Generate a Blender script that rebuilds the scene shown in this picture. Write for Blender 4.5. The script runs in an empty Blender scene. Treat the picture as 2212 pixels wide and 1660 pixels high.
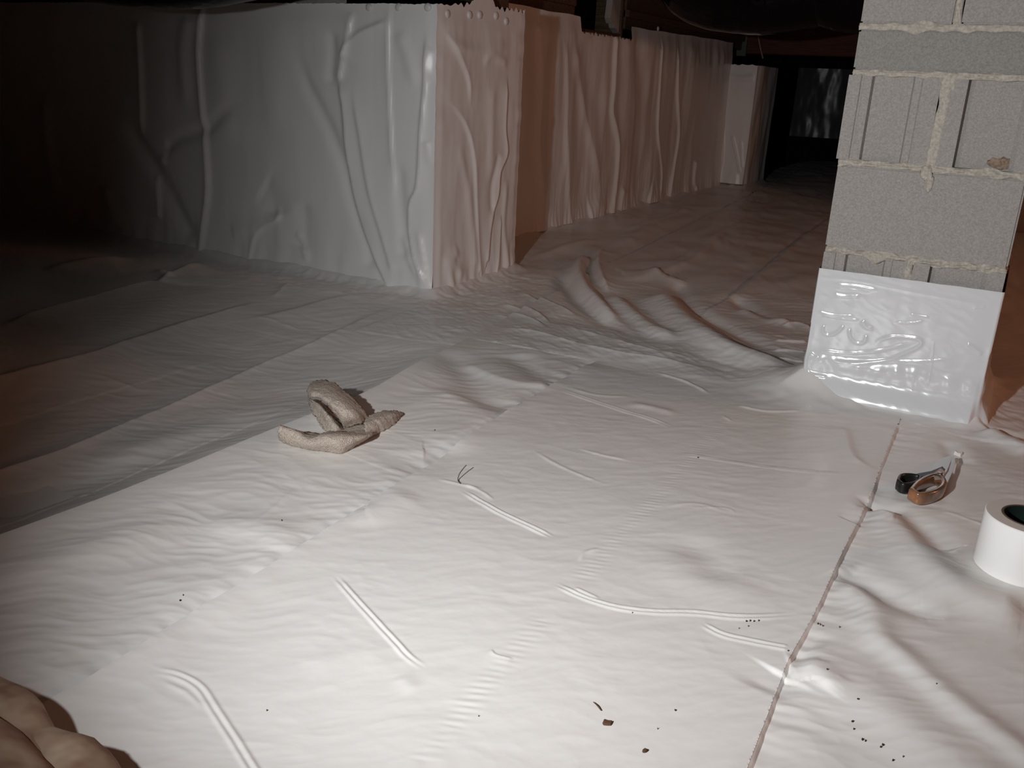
import bpy, bmesh, math, random
import numpy as np
from mathutils import Matrix, Vector

random.seed(7)
rng = np.random.default_rng(11)
S = bpy.context.scene
COL = S.collection

# ------------------------------------------------------------------ camera
FPX, CX, CY = 1930.0, 1106.0, 830.0
CAM_H = 0.70
def _n(v):
    v = np.array(v, float); return v / np.linalg.norm(v)
_down = _n([-266, 5650, FPX])
_v2 = _n([2247 - CX, 208 - CY, FPX])
_Y = _n(_v2 - _down * _v2.dot(_down)); _Z = -_down; _X = np.cross(_Y, _Z)
ROT = np.stack([_X, _Y, _Z])                 # world = ROT @ (right, down, forward)
cam = bpy.data.cameras.new('camera')
cam.sensor_width = 36.0
cam.lens = FPX / 2212.0 * 36.0
cam.clip_start = 0.02
cam_o = bpy.data.objects.new('camera', cam)
COL.objects.link(cam_o)
m = Matrix.Identity(4)
for i in range(3):
    m[i][0] = ROT[i, 0]; m[i][1] = -ROT[i, 1]; m[i][2] = -ROT[i, 2]
m[2][3] = CAM_H
cam_o.matrix_world = m
S.camera = cam_o

# ------------------------------------------------------------------ world, lights, exposure
w = bpy.data.worlds.new('crawl_space_dark'); S.world = w
w.use_nodes = True
w.node_tree.nodes['Background'].inputs[0].default_value = (0.9, 0.55, 0.38, 1)
w.node_tree.nodes['Background'].inputs[1].default_value = 0.0
S.view_settings.view_transform = 'Standard'
S.view_settings.look = 'None'
S.view_settings.gamma = 1.0
S.view_settings.use_curve_mapping = False
S.view_settings.exposure = 0.0
S.cycles.use_denoising = True
S.cycles.max_bounces = 10
S.cycles.diffuse_bounces = 6

LIGHT_POS = Vector((-0.52, -0.10, 0.77))
lamp = bpy.data.lights.new('hand_torch_light', 'SPOT')
lamp.energy = 115
lamp.color = (0.97, 0.985, 1.0)
lamp.spot_size = math.radians(96)
lamp.spot_blend = 1.0
lamp.shadow_soft_size = 0.02
lamp_o = bpy.data.objects.new('hand_torch_light', lamp)
COL.objects.link(lamp_o)
lamp_o.location = LIGHT_POS
_az, _el = math.radians(0.5), math.radians(-13.5)
_d = Vector((math.sin(_az) * math.cos(_el), math.cos(_az) * math.cos(_el), math.sin(_el)))
lamp_o.rotation_euler = _d.to_track_quat('-Z', 'Y').to_euler()

warm = bpy.data.lights.new('warm_bulb_light', 'POINT')
warm.energy = 44
warm.color = (1.0, 0.43, 0.24)
warm.shadow_soft_size = 0.20
warm_o = bpy.data.objects.new('warm_bulb_light', warm)
COL.objects.link(warm_o)
warm_o.location = (2.5, 3.2, 1.16)

# ------------------------------------------------------------------ helpers
def ray(px, py):
    return ROT @ np.array([px - CX, py - CY, FPX])
def G(px, py, z=0.0):                          # the point of a level plane seen at a picture point
    d = ray(px, py); t = (z - CAM_H) / d[2]
    return np.array([d[0] * t, d[1] * t])
def G3(px, py, z=0.0):
    g = G(px, py, z); return np.array([g[0], g[1], z])
def on_plane(px, py, axis, val):               # the point of an upright plane seen at a picture point
    d = ray(px, py); p = d * (val / d[axis]); p[2] += CAM_H
    return p
def smooth(a, b, x):
    t = np.clip((x - a) / (b - a), 0, 1); return t * t * (3 - 2 * t)

_perm = rng.permutation(256); _perm = np.concatenate([_perm, _perm, _perm])
_ang = rng.random(256) * 2 * np.pi
_gx, _gy = np.cos(_ang), np.sin(_ang)
def noise2(x, y):
    xi = np.floor(x).astype(int); yi = np.floor(y).astype(int)
    xf = x - xi; yf = y - yi; xi &= 255; yi &= 255
    u = xf * xf * xf * (xf * (xf * 6 - 15) + 10); v = yf * yf * yf * (yf * (yf * 6 - 15) + 10)
    def g(ix, iy, fx, fy):
        h = _perm[_perm[ix & 255] + (iy & 255)] & 255
        return _gx[h] * fx + _gy[h] * fy
    a = g(xi, yi, xf, yf); b = g(xi + 1, yi, xf - 1, yf)
    c = g(xi, yi + 1, xf, yf - 1); d = g(xi + 1, yi + 1, xf - 1, yf - 1)
    return (a + u * (b - a)) + v * ((c + u * (d - c)) - (a + u * (b - a)))
def fbm(x, y, o=3):
    r = 0; a = 1
    for k in range(o):
        r = r + a * noise2(x * 2 ** k + 17.3 * k, y * 2 ** k + 5.1 * k); a *= 0.5
    return r
def crease(x, y, o=2):                          # ridged noise: sharp crests like crumpled film
    r = 0; a = 1
    for k in range(o):
        r = r + a * (1 - 2 * np.abs(noise2(x * 2 ** k + 31.7 * k, y * 2 ** k + 9.2 * k))) ; a *= 0.5
    return r

def catmull(P, n=6):
    P = np.array(P, float)
    if len(P) < 3:
        t = np.linspace(0, 1, n + 1)[:, None]; return P[0] * (1 - t) + P[-1] * t
    Q = np.vstack([2 * P[0] - P[1], P, 2 * P[-1] - P[-2]]); out = []
    for i in range(1, len(Q) - 2):
        p0, p1, p2, p3 = Q[i - 1], Q[i], Q[i + 1], Q[i + 2]
        for t in np.linspace(0, 1, n, endpoint=False):
            out.append(0.5 * ((2 * p1) + (-p0 + p2) * t + (2 * p0 - 5 * p1 + 4 * p2 - p3) * t * t + (-p0 + 3 * p1 - 3 * p2 + p3) * t ** 3))
    out.append(Q[-2]); return np.array(out)

def polydist(x, y, pl):
    """signed distance to a polyline (positive on its left), arc length share and arc length"""
    seg = np.diff(pl, axis=0); L = np.hypot(seg[:, 0], seg[:, 1]); cum = np.concatenate([[0], np.cumsum(L)])
    best = np.full(x.shape, 1e9); sg = np.ones(x.shape); arc = np.zeros(x.shape)
    for i in range(len(seg)):
        if L[i] < 1e-9: continue
        dx = x - pl[i, 0]; dy = y - pl[i, 1]
        t = np.clip((dx * seg[i, 0] + dy * seg[i, 1]) / L[i] ** 2, 0, 1)
        ex = dx - t * seg[i, 0]; ey = dy - t * seg[i, 1]
        d = np.hypot(ex, ey); k = d < best
        best = np.where(k, d, best)
        sg = np.where(k, np.sign(seg[i, 0] * dy - seg[i, 1] * dx + 1e-15), sg)
        arc = np.where(k, cum[i] + t * L[i], arc)
    return best * sg, arc / cum[-1], arc

def stroke(x, y, z, pts, w, h, kind='ridge', taper=(0.15, 0.15), n=5):
    pl = catmull(pts, n)
    r = 4.0 * w + 0.005
    k = (x > pl[:, 0].min() - r) & (x < pl[:, 0].max() + r) & (y > pl[:, 1].min() - r) & (y < pl[:, 1].max() + r)
    if not k.any(): return
    d, s, arc = polydist(x[k], y[k], pl)
    e = np.ones_like(s)
    if taper[0] > 0: e = e * smooth(0, taper[0], s)
    if taper[1] > 0: e = e * smooth(0, taper[1], 1 - s)
    a = np.abs(d)
    if kind == 'ridge':   f = np.exp(-(d / w) ** 2)
    elif kind == 'sharp': f = np.exp(-a / w)
    elif kind == 'left':  f = np.where(d > 0, np.exp(-(a / (1.5 * w)) ** .9), np.exp(-(d / (0.45 * w)) ** 2))
    elif kind == 'right': f = np.where(d < 0, np.exp(-(a / (1.5 * w)) ** .9), np.exp(-(d / (0.45 * w)) ** 2))
    elif kind == 'double':
        q = w * 1.35
        f = np.exp(-((d - q) / w) ** 2) + 0.85 * np.exp(-((d + q) / w) ** 2) - 0.35 * np.exp(-(d / (2.6 * w)) ** 2)
    elif kind == 'pucker':
        lam = w * 0.85
        ph = arc + 0.35 * d + 0.25 * lam * noise2(arc * 60, d * 0 + 3.3)
        f = np.sin(2 * np.pi * ph / lam) * np.exp(-(d / w) ** 2) * (0.45 + 0.9 * np.clip(noise2(arc * 9, d * 0 + 1.7) + 0.4, 0, 1))
    z[k] += h * f * e

# ------------------------------------------------------------------ objects
def mesh_obj(name, verts, faces, mat, parent=None, smooth_shade=True):
    me = bpy.data.meshes.new(name)
    verts = np.asarray(verts, np.float32)
    if isinstance(faces, np.ndarray):
        nv, nf, k = len(verts), len(faces), faces.shape[1]
        me.vertices.add(nv); me.vertices.foreach_set('co', verts.ravel())
        me.loops.add(nf * k); me.loops.foreach_set('vertex_index', faces.astype(np.int32).ravel())
        me.polygons.add(nf)
        me.polygons.foreach_set('loop_start', np.arange(0, nf * k, k, dtype=np.int32))
        me.polygons.foreach_set('loop_total', np.full(nf, k, np.int32))
        me.update(calc_edges=True)
    else:
        me.from_pydata([tuple(map(float, v)) for v in verts], [], faces); me.update()
    if smooth_shade:
        me.polygons.foreach_set('use_smooth', np.ones(len(me.polygons), bool))
    if mat: me.materials.append(mat)
    o = bpy.data.objects.new(name, me); COL.objects.link(o)
    if parent: o.parent = parent
    return o
def empty(name, loc=(0, 0, 0)):
    o = bpy.data.objects.new(name, None); COL.objects.link(o); o.empty_display_size = 0.05
    return o
def tag(o, label=None, cat=None, group=None, kind=None):
    if label: o['label'] = label
    if cat: o['category'] = cat
    if group: o['group'] = group
    if kind: o['kind'] = kind
    return o
def grid_faces(nu, nv):
    i = np.arange(nu * nv).reshape(nu, nv)
    return np.stack([i[:-1, :-1].ravel(), i[1:, :-1].ravel(), i[1:, 1:].ravel(), i[:-1, 1:].ravel()], 1)
def box(name, lo, hi, mat, parent=None, bevel=0.0, seg=1):
    bm = bmesh.new(); bmesh.ops.create_cube(bm, size=1)
    for v in bm.verts:
        v.co = Vector([(lo[i] + hi[i]) / 2 + v.co[i] * (hi[i] - lo[i]) for i in range(3)])
    if bevel: bmesh.ops.bevel(bm, geom=bm.edges[:], offset=bevel, segments=seg, affect='EDGES')
    me = bpy.data.meshes.new(name); bm.to_mesh(me); bm.free(); me.materials.append(mat)
    o = bpy.data.objects.new(name, me); COL.objects.link(o)
    if parent: o.parent = parent
    return o
def sweep(path, radius, sides=16, squash=(1, 1), up=(0, 0, 1), caps=True):
    """verts and faces of a tube along a 3D path; radius is a number or one number per point"""
    P = np.array(path, float); n = len(P); r = np.broadcast_to(np.asarray(radius, float), (n,))
    T = np.gradient(P, axis=0); T /= np.linalg.norm(T, axis=1)[:, None] + 1e-12
    u = np.array(up, float); V = []; F = []
    for i in range(n):
        a = np.cross(T[i], u); a /= np.linalg.norm(a) + 1e-12; b = np.cross(a, T[i])
        for k in range(sides):
            t = 2 * np.pi * k / sides
            V.append(P[i] + r[i] * (squash[0] * np.cos(t) * a + squash[1] * np.sin(t) * b))
    for i in range(n - 1):
        for k in range(sides):
            q = (k + 1) % sides
            F.append((i * sides + k, i * sides + q, (i + 1) * sides + q, (i + 1) * sides + k))
    if caps:
        F.append(tuple(range(sides))[::-1]); F.append(tuple((n - 1) * sides + k for k in range(sides)))
    return V, F

# ------------------------------------------------------------------ materials
def mat(name, base, rough=0.5, spec=0.5, metal=0.0, coat=0.0, coat_rough=0.1, trans=0.0):
    M = bpy.data.materials.new(name); M.use_nodes = True
    p = M.node_tree.nodes['Principled BSDF']
    p.inputs['Base Color'].default_value = (*base, 1); p.inputs['Roughness'].default_value = rough
    p.inputs['Specular IOR Level'].default_value = spec; p.inputs['Metallic'].default_value = metal
    p.inputs['Coat Weight'].default_value = coat; p.inputs['Coat Roughness'].default_value = coat_rough
    p.inputs['Transmission Weight'].default_value = trans
    return M
def add_noise(M, scale, bump=0.0, dist=0.001, c1=None, c2=None, detail=4, lo=0.35, hi=0.65, stretch=(1, 1, 1), rough=0.5):
    nt = M.node_tree; p = nt.nodes['Principled BSDF']
    tc = nt.nodes.new('ShaderNodeTexCoord'); mp = nt.nodes.new('ShaderNodeMapping')
    mp.inputs['Scale'].default_value = stretch
    nt.links.new(tc.outputs['Object'], mp.inputs['Vector'])
    nz = nt.nodes.new('ShaderNodeTexNoise'); nz.inputs['Scale'].default_value = scale
    nz.inputs['Detail'].default_value = detail; nz.inputs['Roughness'].default_value = rough
    nt.links.new(mp.outputs['Vector'], nz.inputs['Vector'])
    if c1 is not None:
        cr = nt.nodes.new('ShaderNodeValToRGB')
        cr.color_ramp.elements[0].position = lo; cr.color_ramp.elements[1].position = hi
        cr.color_ramp.elements[0].color = (*c1, 1); cr.color_ramp.elements[1].color = (*c2, 1)
        nt.links.new(nz.outputs['Fac'], cr.inputs['Fac']); nt.links.new(cr.outputs['Color'], p.inputs['Base Color'])
    if bump:
        b = nt.nodes.new('ShaderNodeBump'); b.inputs['Strength'].default_value = bump; b.inputs['Distance'].default_value = dist
        nt.links.new(nz.outputs['Fac'], b.inputs['Height'])
        old = p.inputs['Normal'].links
        if old: nt.links.new(old[0].from_socket, b.inputs['Normal'])
        nt.links.new(b.outputs['Normal'], p.inputs['Normal'])
    return M
M_film = add_noise(mat('white_poly_sheeting', (0.78, 0.755, 0.725), 0.36, 0.5), 55, 0.25, 0.0012, detail=3)
M_film_wall = add_noise(mat('white_poly_wall_liner', (0.76, 0.745, 0.73), 0.33, 0.5), 45, 0.22, 0.0012, detail=3)
M_tape_wrap = add_noise(mat('glossy_white_seam_tape', (0.71, 0.71, 0.72), 0.14, 0.6), 30, 0.04, 0.001, detail=1)
M_soil = add_noise(mat('bare_soil', (0.16, 0.10, 0.06), 0.95, 0.2), 30, 0.6, 0.01, (0.10, 0.06, 0.04), (0.22, 0.14, 0.09))
M_block = add_noise(mat('grey_concrete_block', (0.33, 0.32, 0.30), 0.92, 0.25), 260, 0.55, 0.0012, (0.275, 0.252, 0.232), (0.44, 0.41, 0.385), detail=5, lo=0.3, hi=0.72, rough=0.7)
add_noise(M_block, 70, 0.35, 0.0015)
M_block_b = add_noise(mat('darker_grey_concrete_block', (0.28, 0.28, 0.265), 0.92, 0.25), 260, 0.55, 0.0012, (0.215, 0.205, 0.188), (0.36, 0.345, 0.322), detail=5, lo=0.3, hi=0.72, rough=0.7)
M_mortar = add_noise(mat('sandy_mortar', (0.45, 0.41, 0.36), 0.95, 0.2), 180, 0.6, 0.002, (0.38, 0.345, 0.295), (0.53, 0.485, 0.42), detail=5)
M_wood = add_noise(mat('rough_brown_lumber', (0.14, 0.08, 0.045), 0.8, 0.25), 9, 0.3, 0.003, (0.065, 0.038, 0.022), (0.12, 0.075, 0.045), stretch=(1, 14, 14))
M_wood_red = add_noise(mat('red_brown_girder_lumber', (0.23, 0.075, 0.04), 0.75, 0.25), 9, 0.3, 0.003, (0.07, 0.024, 0.015), (0.11, 0.040, 0.024), stretch=(1, 14, 14))
M_ceil = add_noise(mat('plywood_subfloor', (0.52, 0.28, 0.16), 0.85, 0.2), 4, 0.2, 0.003, (0.46, 0.24, 0.12), (0.58, 0.33, 0.19), stretch=(1, 8, 1))
M_duct = add_noise(mat('black_plastic_duct_jacket', (0.004, 0.004, 0.0045), 0.12, 0.15), 9, 0.35, 0.02, detail=2)
M_black = mat('black_void', (0.004, 0.004, 0.004), 0.9, 0.1)
M_dark_metal = mat('dull_green_grey_steel', (0.09, 0.11, 0.09), 0.55, 0.4, 0.6)
M_nail = mat('fastener_plastic', (0.62, 0.61, 0.60), 0.4, 0.5)
M_cord = mat('pale_cord', (0.35, 0.22, 0.16), 0.8, 0.2)
M_rag = add_noise(mat('beige_terry_cloth', (0.52, 0.44, 0.37), 0.97, 0.1), 420, 1.0, 0.004, (0.44, 0.37, 0.31), (0.62, 0.53, 0.45), detail=4)
add_noise(M_rag, 90, 0.6, 0.004)
M_bundle = add_noise(mat('beige_cotton_fabric', (0.50, 0.38, 0.29), 0.85, 0.2), 25, 0.15, 0.002, (0.26, 0.16, 0.11), (0.46, 0.35, 0.26), detail=2)
M_roll = mat('white_tape_film', (0.86, 0.85, 0.83), 0.28, 0.5)
M_roll_side = add_noise(mat('tape_roll_edge', (0.66, 0.61, 0.56), 0.6, 0.3), 200, 0.1, 0.0005)
M_core = mat('dark_green_tape_core', (0.012, 0.022, 0.018), 0.3, 0.5)
M_core_rim = mat('brown_core_rim', (0.12, 0.075, 0.055), 0.6, 0.3)
M_handle = mat('black_handle_plastic', (0.012, 0.011, 0.011), 0.35, 0.5)
M_amber = add_noise(mat('brown_orange_handle_plastic', (0.24, 0.10, 0.04), 0.25, 0.5, coat=0.5), 30, 0.1, 0.001, (0.10, 0.07, 0.045), (0.36, 0.15, 0.06))
M_steel = mat('scissor_steel', (0.62, 0.61, 0.60), 0.28, 0.5, 1.0)
M_leaf = mat('dry_brown_leaf', (0.11, 0.06, 0.035), 0.85, 0.2)
M_dirt = mat('dark_dirt_crumb', (0.05, 0.033, 0.024), 0.95, 0.1)
M_twig = mat('dry_twig', (0.12, 0.09, 0.06), 0.85, 0.2)
M_label = mat('pale_paper_tag', (0.30, 0.36, 0.28), 0.8, 0.2)

# ------------------------------------------------------------------ layout numbers
YL = 2.437          # front plane of the left wall
XP = -1.641         # face of the corner pilaster
YP = 2.985          # its far edge
XR = -2.015         # face of the set-back right wall
YF = 6.80           # far pilaster
XF = -1.807
PX0, PX1, PY0, PY1 = -0.370, 0.011, 2.182, 2.563     # concrete pier

# ------------------------------------------------------------------ floor relief
def gpts(L, low=False):
    # folds beyond the first seam lie on ground that is banked a little lower
    return [G(p[0], p[1], -.03 * float(smooth(800, 500, p[0]) * smooth(640, 800, p[1])) if low else 0.0) for p in L]
SEAM1 = catmull(gpts([(-700, 1440), (-300, 1300), (0, 1187), (300, 1073), (605, 945), (690, 910), (790, 868), (880, 818), (965, 770), (1045, 722), (1250, 610), (1440, 512), (1560, 452)]), 6)
SEAM2 = catmull(gpts([(-300, 1740), (60, 1552), (280, 1425), (400, 1345), (540, 1262), (680, 1172), (830, 1075), (960, 988), (1040, 935), (1110, 888), (1200, 835), (1288, 783)]), 6)
SEAM3 = catmull(gpts([(1560, 1800), (1615, 1660), (1660, 1545), (1700, 1440), (1760, 1330), (1815, 1210), (1880, 1075), (1905, 1005), (1940, 918)]), 6)
TOPE = catmull(gpts([(1288, 783), (1400, 800), (1550, 828), (1735, 850), (1940, 905)]), 6)
SEAM_F = catmull(gpts([(1500, 683), (1608, 620), (1745, 505), (1850, 440)]), 6)

def wall_gap(x, y):
    """distance to the nearest upright surface that the sheet meets"""
    def seg(ax, ay, bx, by):
        dx, dy = bx - ax, by - ay; t = np.clip(((x - ax) * dx + (y - ay) * dy) / (dx * dx + dy * dy), 0, 1)
        return np.hypot(x - ax - t * dx, y - ay - t * dy)
    d = seg(-9, YL, XP, YL)
    for s in ((XP, YL, XP, YP), (XP, YP, XR, YP), (XR, YP, XR, YF), (XR, YF, XF, YF), (XF, YF, XF, 7.36),
              ):
        d = np.minimum(d, seg(*s))
    p = np.maximum(np.maximum(PX0 - x, x - PX1), np.maximum(PY0 - y, y - PY1)); p = np.maximum(p, 0)
    return d, p

FOLDS = [
    # pts (picture), width, height, kind, taper
    # long soft folds running to the near corner
    ([(-150, 1065), (0, 1015), (200, 945), (400, 858), (560, 782), (680, 728), (780, 688), (890, 648)], 0.0450, 0.0190, 'right', (.0, .35)),
    ([(-150, 880), (0, 838), (150, 800), (290, 748), (385, 700)], 0.0450, 0.0152, 'right', (.0, .30)),
    ([(300, 745), (385, 706), (480, 676), (575, 650)], 0.0450, 0.0114, 'right', (.30, .30)),
    ([(0, 730), (60, 700), (160, 660), (260, 632), (355, 612)], 0.0600, 0.0171, 'right', (.2, .1)),
    ([(345, 618), (380, 600), (420, 577), (470, 572)], 0.0450, 0.0190, 'right', (.1, .3)),
    ([(345, 585), (355, 600), (365, 612)], 0.0200, 0.0096, 'ridge', (.2, .2)),
    ([(100, 590), (160, 575), (220, 565), (300, 562)], 0.0750, 0.0190, 'right', (.2, .3)),
    ([(520, 690), (620, 672), (720, 650), (850, 632)], 0.0525, 0.0095, 'right', (.3, .3)),
    ([(590, 645), (610, 628), (625, 612)], 0.0120, 0.0048, 'sharp', (.2, .2)),
    ([(540, 678), (600, 688), (665, 702)], 0.0060, 0.0022, 'sharp', (.3, .3)),
    ([(600, 620), (690, 632), (780, 640)], 0.0300, 0.0080, 'right', (.3, .3)),
    ([(200, 812), (260, 822), (320, 832)], 0.0120, 0.0032, 'sharp', (.3, .3)),
    ([(-60, 1115), (150, 1050), (330, 985), (480, 930), (640, 872)], 0.0600, -0.0100, 'ridge', (.1, .3)),
    ([(150, 1010), (330, 955), (520, 900)], 0.0500, 0.0060, 'ridge', (.3, .3)),
    ([(700, 860), (780, 835), (900, 790), (960, 740)], 0.0500, 0.0060, 'ridge', (.3, .3)),
    # strip between the two seams
    ([(-100, 1290), (100, 1235), (300, 1170), (480, 1120)], 0.0500, 0.0080, 'ridge', (.1, .4)),
    ([(420, 1150), (560, 1150), (640, 1190)], 0.0400, 0.0060, 'ridge', (.3, .3)),
    ([(760, 1110), (800, 1120), (900, 1070)], 0.0300, 0.0050, 'ridge', (.3, .3)),
    ([(545, 1145), (600, 1100), (645, 1060)], 0.0048, 0.0010, 'ridge', (.3, .3)),
    ([(860, 975), (920, 1010), (985, 960)], 0.0500, -0.0080, 'ridge', (.3, .3)),
    ([(930, 850), (1000, 880), (1090, 905)], 0.0900, 0.0076, 'right', (.3, .1)),
    ([(960, 770), (1020, 830), (1060, 870), (1115, 885)], 0.0500, -0.0090, 'ridge', (.2, .1)),
    ([(1000, 790), (1100, 830), (1195, 838)], 0.0500, 0.0060, 'left', (.2, .1)),
    ([(1110, 770), (1150, 800), (1190, 830)], 0.0450, -0.0080, 'ridge', (.2, .1)),
    # bunched folds between corner and pier
    ([(1268, 560), (1250, 585), (1258, 625), (1290, 665), (1330, 700), (1395, 732)], 0.0275, 0.0315, 'ridge', (.1, .25)),
    ([(1298, 545), (1292, 575), (1300, 610), (1322, 640)], 0.0300, 0.0250, 'left', (.1, .2)),
    ([(1305, 603), (1370, 608), (1430, 590), (1500, 560), (1570, 500)], 0.0600, 0.0110, 'left', (.1, .3)),
    ([(1318, 645), (1370, 690), (1420, 725), (1475, 745)], 0.0350, 0.0210, 'ridge', (.15, .15)),
    ([(1400, 590), (1440, 605), (1490, 615)], 0.0400, 0.0200, 'right', (.2, .2)),
    ([(1420, 640), (1450, 680), (1500, 725), (1560, 762), (1640, 795), (1720, 828)], 0.0562, 0.0357, 'ridge', (.15, .15)),
    ([(1455, 600), (1490, 660), (1560, 700), (1620, 735), (1680, 775)], 0.0350, -0.0160, 'ridge', (.2, .2)),
    ([(1210, 590), (1240, 640), (1300, 690), (1380, 725)], 0.0350, -0.0140, 'ridge', (.2, .2)),
    ([(1060, 660), (1130, 672), (1190, 705)], 0.0200, 0.0096, 'right', (.2, .2)),
    ([(1055, 680), (1120, 690), (1180, 712)], 0.0160, 0.0080, 'right', (.2, .2)),
    ([(1110, 630), (1170, 655), (1250, 690)], 0.0250, 0.0100, 'right', (.2, .2)),
    ([(1060, 715), (1160, 730), (1240, 750), (1330, 770), (1460, 790), (1560, 815)], 0.0220, 0.0100, 'right', (.2, .3)),
    ([(1190, 700), (1290, 730), (1400, 762), (1500, 780)], 0.0180, 0.0064, 'right', (.2, .2)),
    ([(1600, 665), (1660, 690), (1720, 700)], 0.0300, 0.0150, 'ridge', (.2, .2)),
    ([(1580, 640), (1640, 680), (1690, 700)], 0.0300, -0.0140, 'ridge', (.2, .2)),
    ([(1690, 705), (1720, 704), (1745, 712)], 0.0150, 0.0128, 'right', (.2, 0)),
    ([(1670, 740), (1735, 745)], 0.0060, 0.0066, 'ridge', (.2, 0)),
    ([(1670, 760), (1732, 765)], 0.0060, 0.0055, 'ridge', (.2, 0)),
    ([(1675, 780), (1730, 786)], 0.0060, 0.0055, 'ridge', (.2, 0)),
    ([(1340, 540), (1400, 500), (1480, 470)], 0.0500, 0.0160, 'ridge', (.2, .2)),
    ([(1150, 560), (1200, 545), (1290, 520)], 0.0300, 0.0100, 'ridge', (.2, .2)),
    ([(1330, 505), (1420, 480), (1500, 450)], 0.0400, 0.0120, 'left', (.2, .2)),
    ([(1430, 582), (1500, 545), (1590, 482)], 0.0120, 0.0048, 'sharp', (.1, .1)),
    # single and double creases in the wide sheet
    ([(1205, 846), (1260, 862), (1320, 880), (1400, 905), (1452, 924)], 0.0034, 0.0032, 'double', (.15, .15)),
    ([(1410, 805), (1480, 826), (1535, 853)], 0.0048, 0.0033, 'ridge', (.2, .2)),
    ([(1225, 842), (1290, 856), (1370, 858)], 0.0060, 0.0017, 'ridge', (.3, .3)),
    ([(1350, 870), (1420, 885), (1470, 900)], 0.0150, 0.0032, 'ridge', (.3, .3)),
    ([(1585, 876), (1650, 889), (1728, 890)], 0.0042, 0.0030, 'ridge', (.2, .1)),
    ([(1460, 979), (1530, 991), (1640, 1008), (1750, 1020), (1860, 1028)], 0.0025, 0.0027, 'double', (.15, .2)),
    ([(940, 1040), (1000, 1052), (1050, 1062)], 0.0042, 0.0017, 'ridge', (.3, .3)),
    ([(995, 1062), (1030, 1082), (1090, 1115), (1195, 1162)], 0.0029, 0.0036, 'double', (.2, .12)),
    ([(1000, 1050), (1040, 1065), (1070, 1085)], 0.0030, 0.0017, 'ridge', (.2, .3)),
    ([(720, 1245), (780, 1312), (850, 1388), (885, 1425), (925, 1450)], 0.0028, 0.0027, 'double', (.2, .2)),
    ([(325, 1458), (380, 1465), (430, 1490), (465, 1540), (505, 1600), (560, 1690)], 0.0031, 0.0024, 'double', (.2, .0)),
    ([(340, 1475), (400, 1500), (445, 1540)], 0.0036, 0.0011, 'ridge', (.3, .3)),
    ([(1195, 1262), (1260, 1291), (1330, 1312), (1410, 1322), (1500, 1325), (1600, 1336), (1745, 1332)], 0.0028, 0.0031, 'double', (.1, .3)),
    ([(1240, 1270), (1300, 1295)], 0.0024, 0.0017, 'ridge', (.2, .3)),
    ([(1515, 1348), (1560, 1372), (1620, 1388), (1702, 1408)], 0.0029, 0.0027, 'double', (.15, .05)),
    ([(1145, 972), (1200, 1003), (1260, 1030), (1320, 1052)], 0.0042, 0.0014, 'ridge', (.3, .3)),
    ([(1240, 968), (1300, 985), (1375, 1000)], 0.0048, 0.0019, 'left', (.3, .3)),
    ([(1420, 1100), (1500, 1090), (1580, 1112)], 0.0048, 0.0009, 'ridge', (.3, .3)),
    ([(1490, 1098), (1570, 1100), (1590, 1115)], 0.0036, 0.0010, 'right', (.2, .2)),
    ([(1560, 900), (1580, 912)], 0.0036, 0.0017, 'ridge', (.2, .2)),
    ([(1450, 1180), (1500, 1240), (1580, 1280), (1700, 1300)], 0.0500, 0.0040, 'ridge', (.3, .3)),
    ([(1480, 1150), (1540, 1230), (1600, 1270)], 0.0400, -0.0040, 'ridge', (.3, .3)),
    ([(640, 1440), (760, 1420), (860, 1410)], 0.0300, 0.0020, 'ridge', (.3, .3)),
    ([(860, 1460), (880, 1480), (900, 1500)], 0.0120, 0.0016, 'ridge', (.3, .3)),
    ([(1060, 1405), (1070, 1418), (1110, 1428)], 0.0036, 0.0017, 'right', (.2, .2)),
    ([(1250, 1215), (1265, 1195), (1300, 1185)], 0.0036, 0.0017, 'ridge', (.3, .3)),
    ([(1690, 1460), (1660, 1480), (1640, 1500)], 0.0300, -0.0060, 'ridge', (.1, .4)),
    # the sheet at right
    ([(1890, 1090), (1960, 1160), (2010, 1235), (2110, 1300), (2230, 1340)], 0.0450, 0.0160, 'ridge', (.1, .1)),
    ([(1890, 1105), (1930, 1100), (1985, 1130), (2030, 1180), (2070, 1200)], 0.0320, -0.0120, 'ridge', (.1, .2)),
    ([(1820, 1230), (1890, 1270), (1960, 1310), (2050, 1330)], 0.0300, -0.0120, 'ridge', (.1, .3)),
    ([(1790, 1265), (1850, 1290), (1880, 1330), (1895, 1385), (1980, 1460), (2100, 1560), (2230, 1650)], 0.0240, 0.0080, 'ridge', (.1, .0)),
    ([(1720, 1430), (1790, 1460), (1900, 1530), (2000, 1600), (2120, 1700)], 0.0500, 0.0100, 'ridge', (.1, .0)),
    ([(1700, 1450), (1740, 1455), (1785, 1485), (1770, 1500)], 0.0200, 0.0064, 'ridge', (.1, .2)),
    ([(1830, 1130), (1870, 1110), (1880, 1075)], 0.0200, -0.0064, 'ridge', (.1, .2)),
    ([(2030, 1100), (2090, 1120), (2140, 1140)], 0.0036, 0.0017, 'sharp', (.2, .1)),
    ([(2120, 935), (2170, 960), (2230, 985)], 0.0300, 0.0140, 'ridge', (.2, .1)),
    ([(2110, 920), (2160, 935), (2230, 948)], 0.0200, -0.0080, 'ridge', (.1, .1)),
    ([(2040, 950), (2060, 985), (2095, 1010)], 0.0200, -0.0064, 'ridge', (.2, .2)),
    ([(1820, 920), (1840, 990), (1895, 1020)], 0.0300, 0.0060, 'right', (.2, .2)),
]
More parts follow.
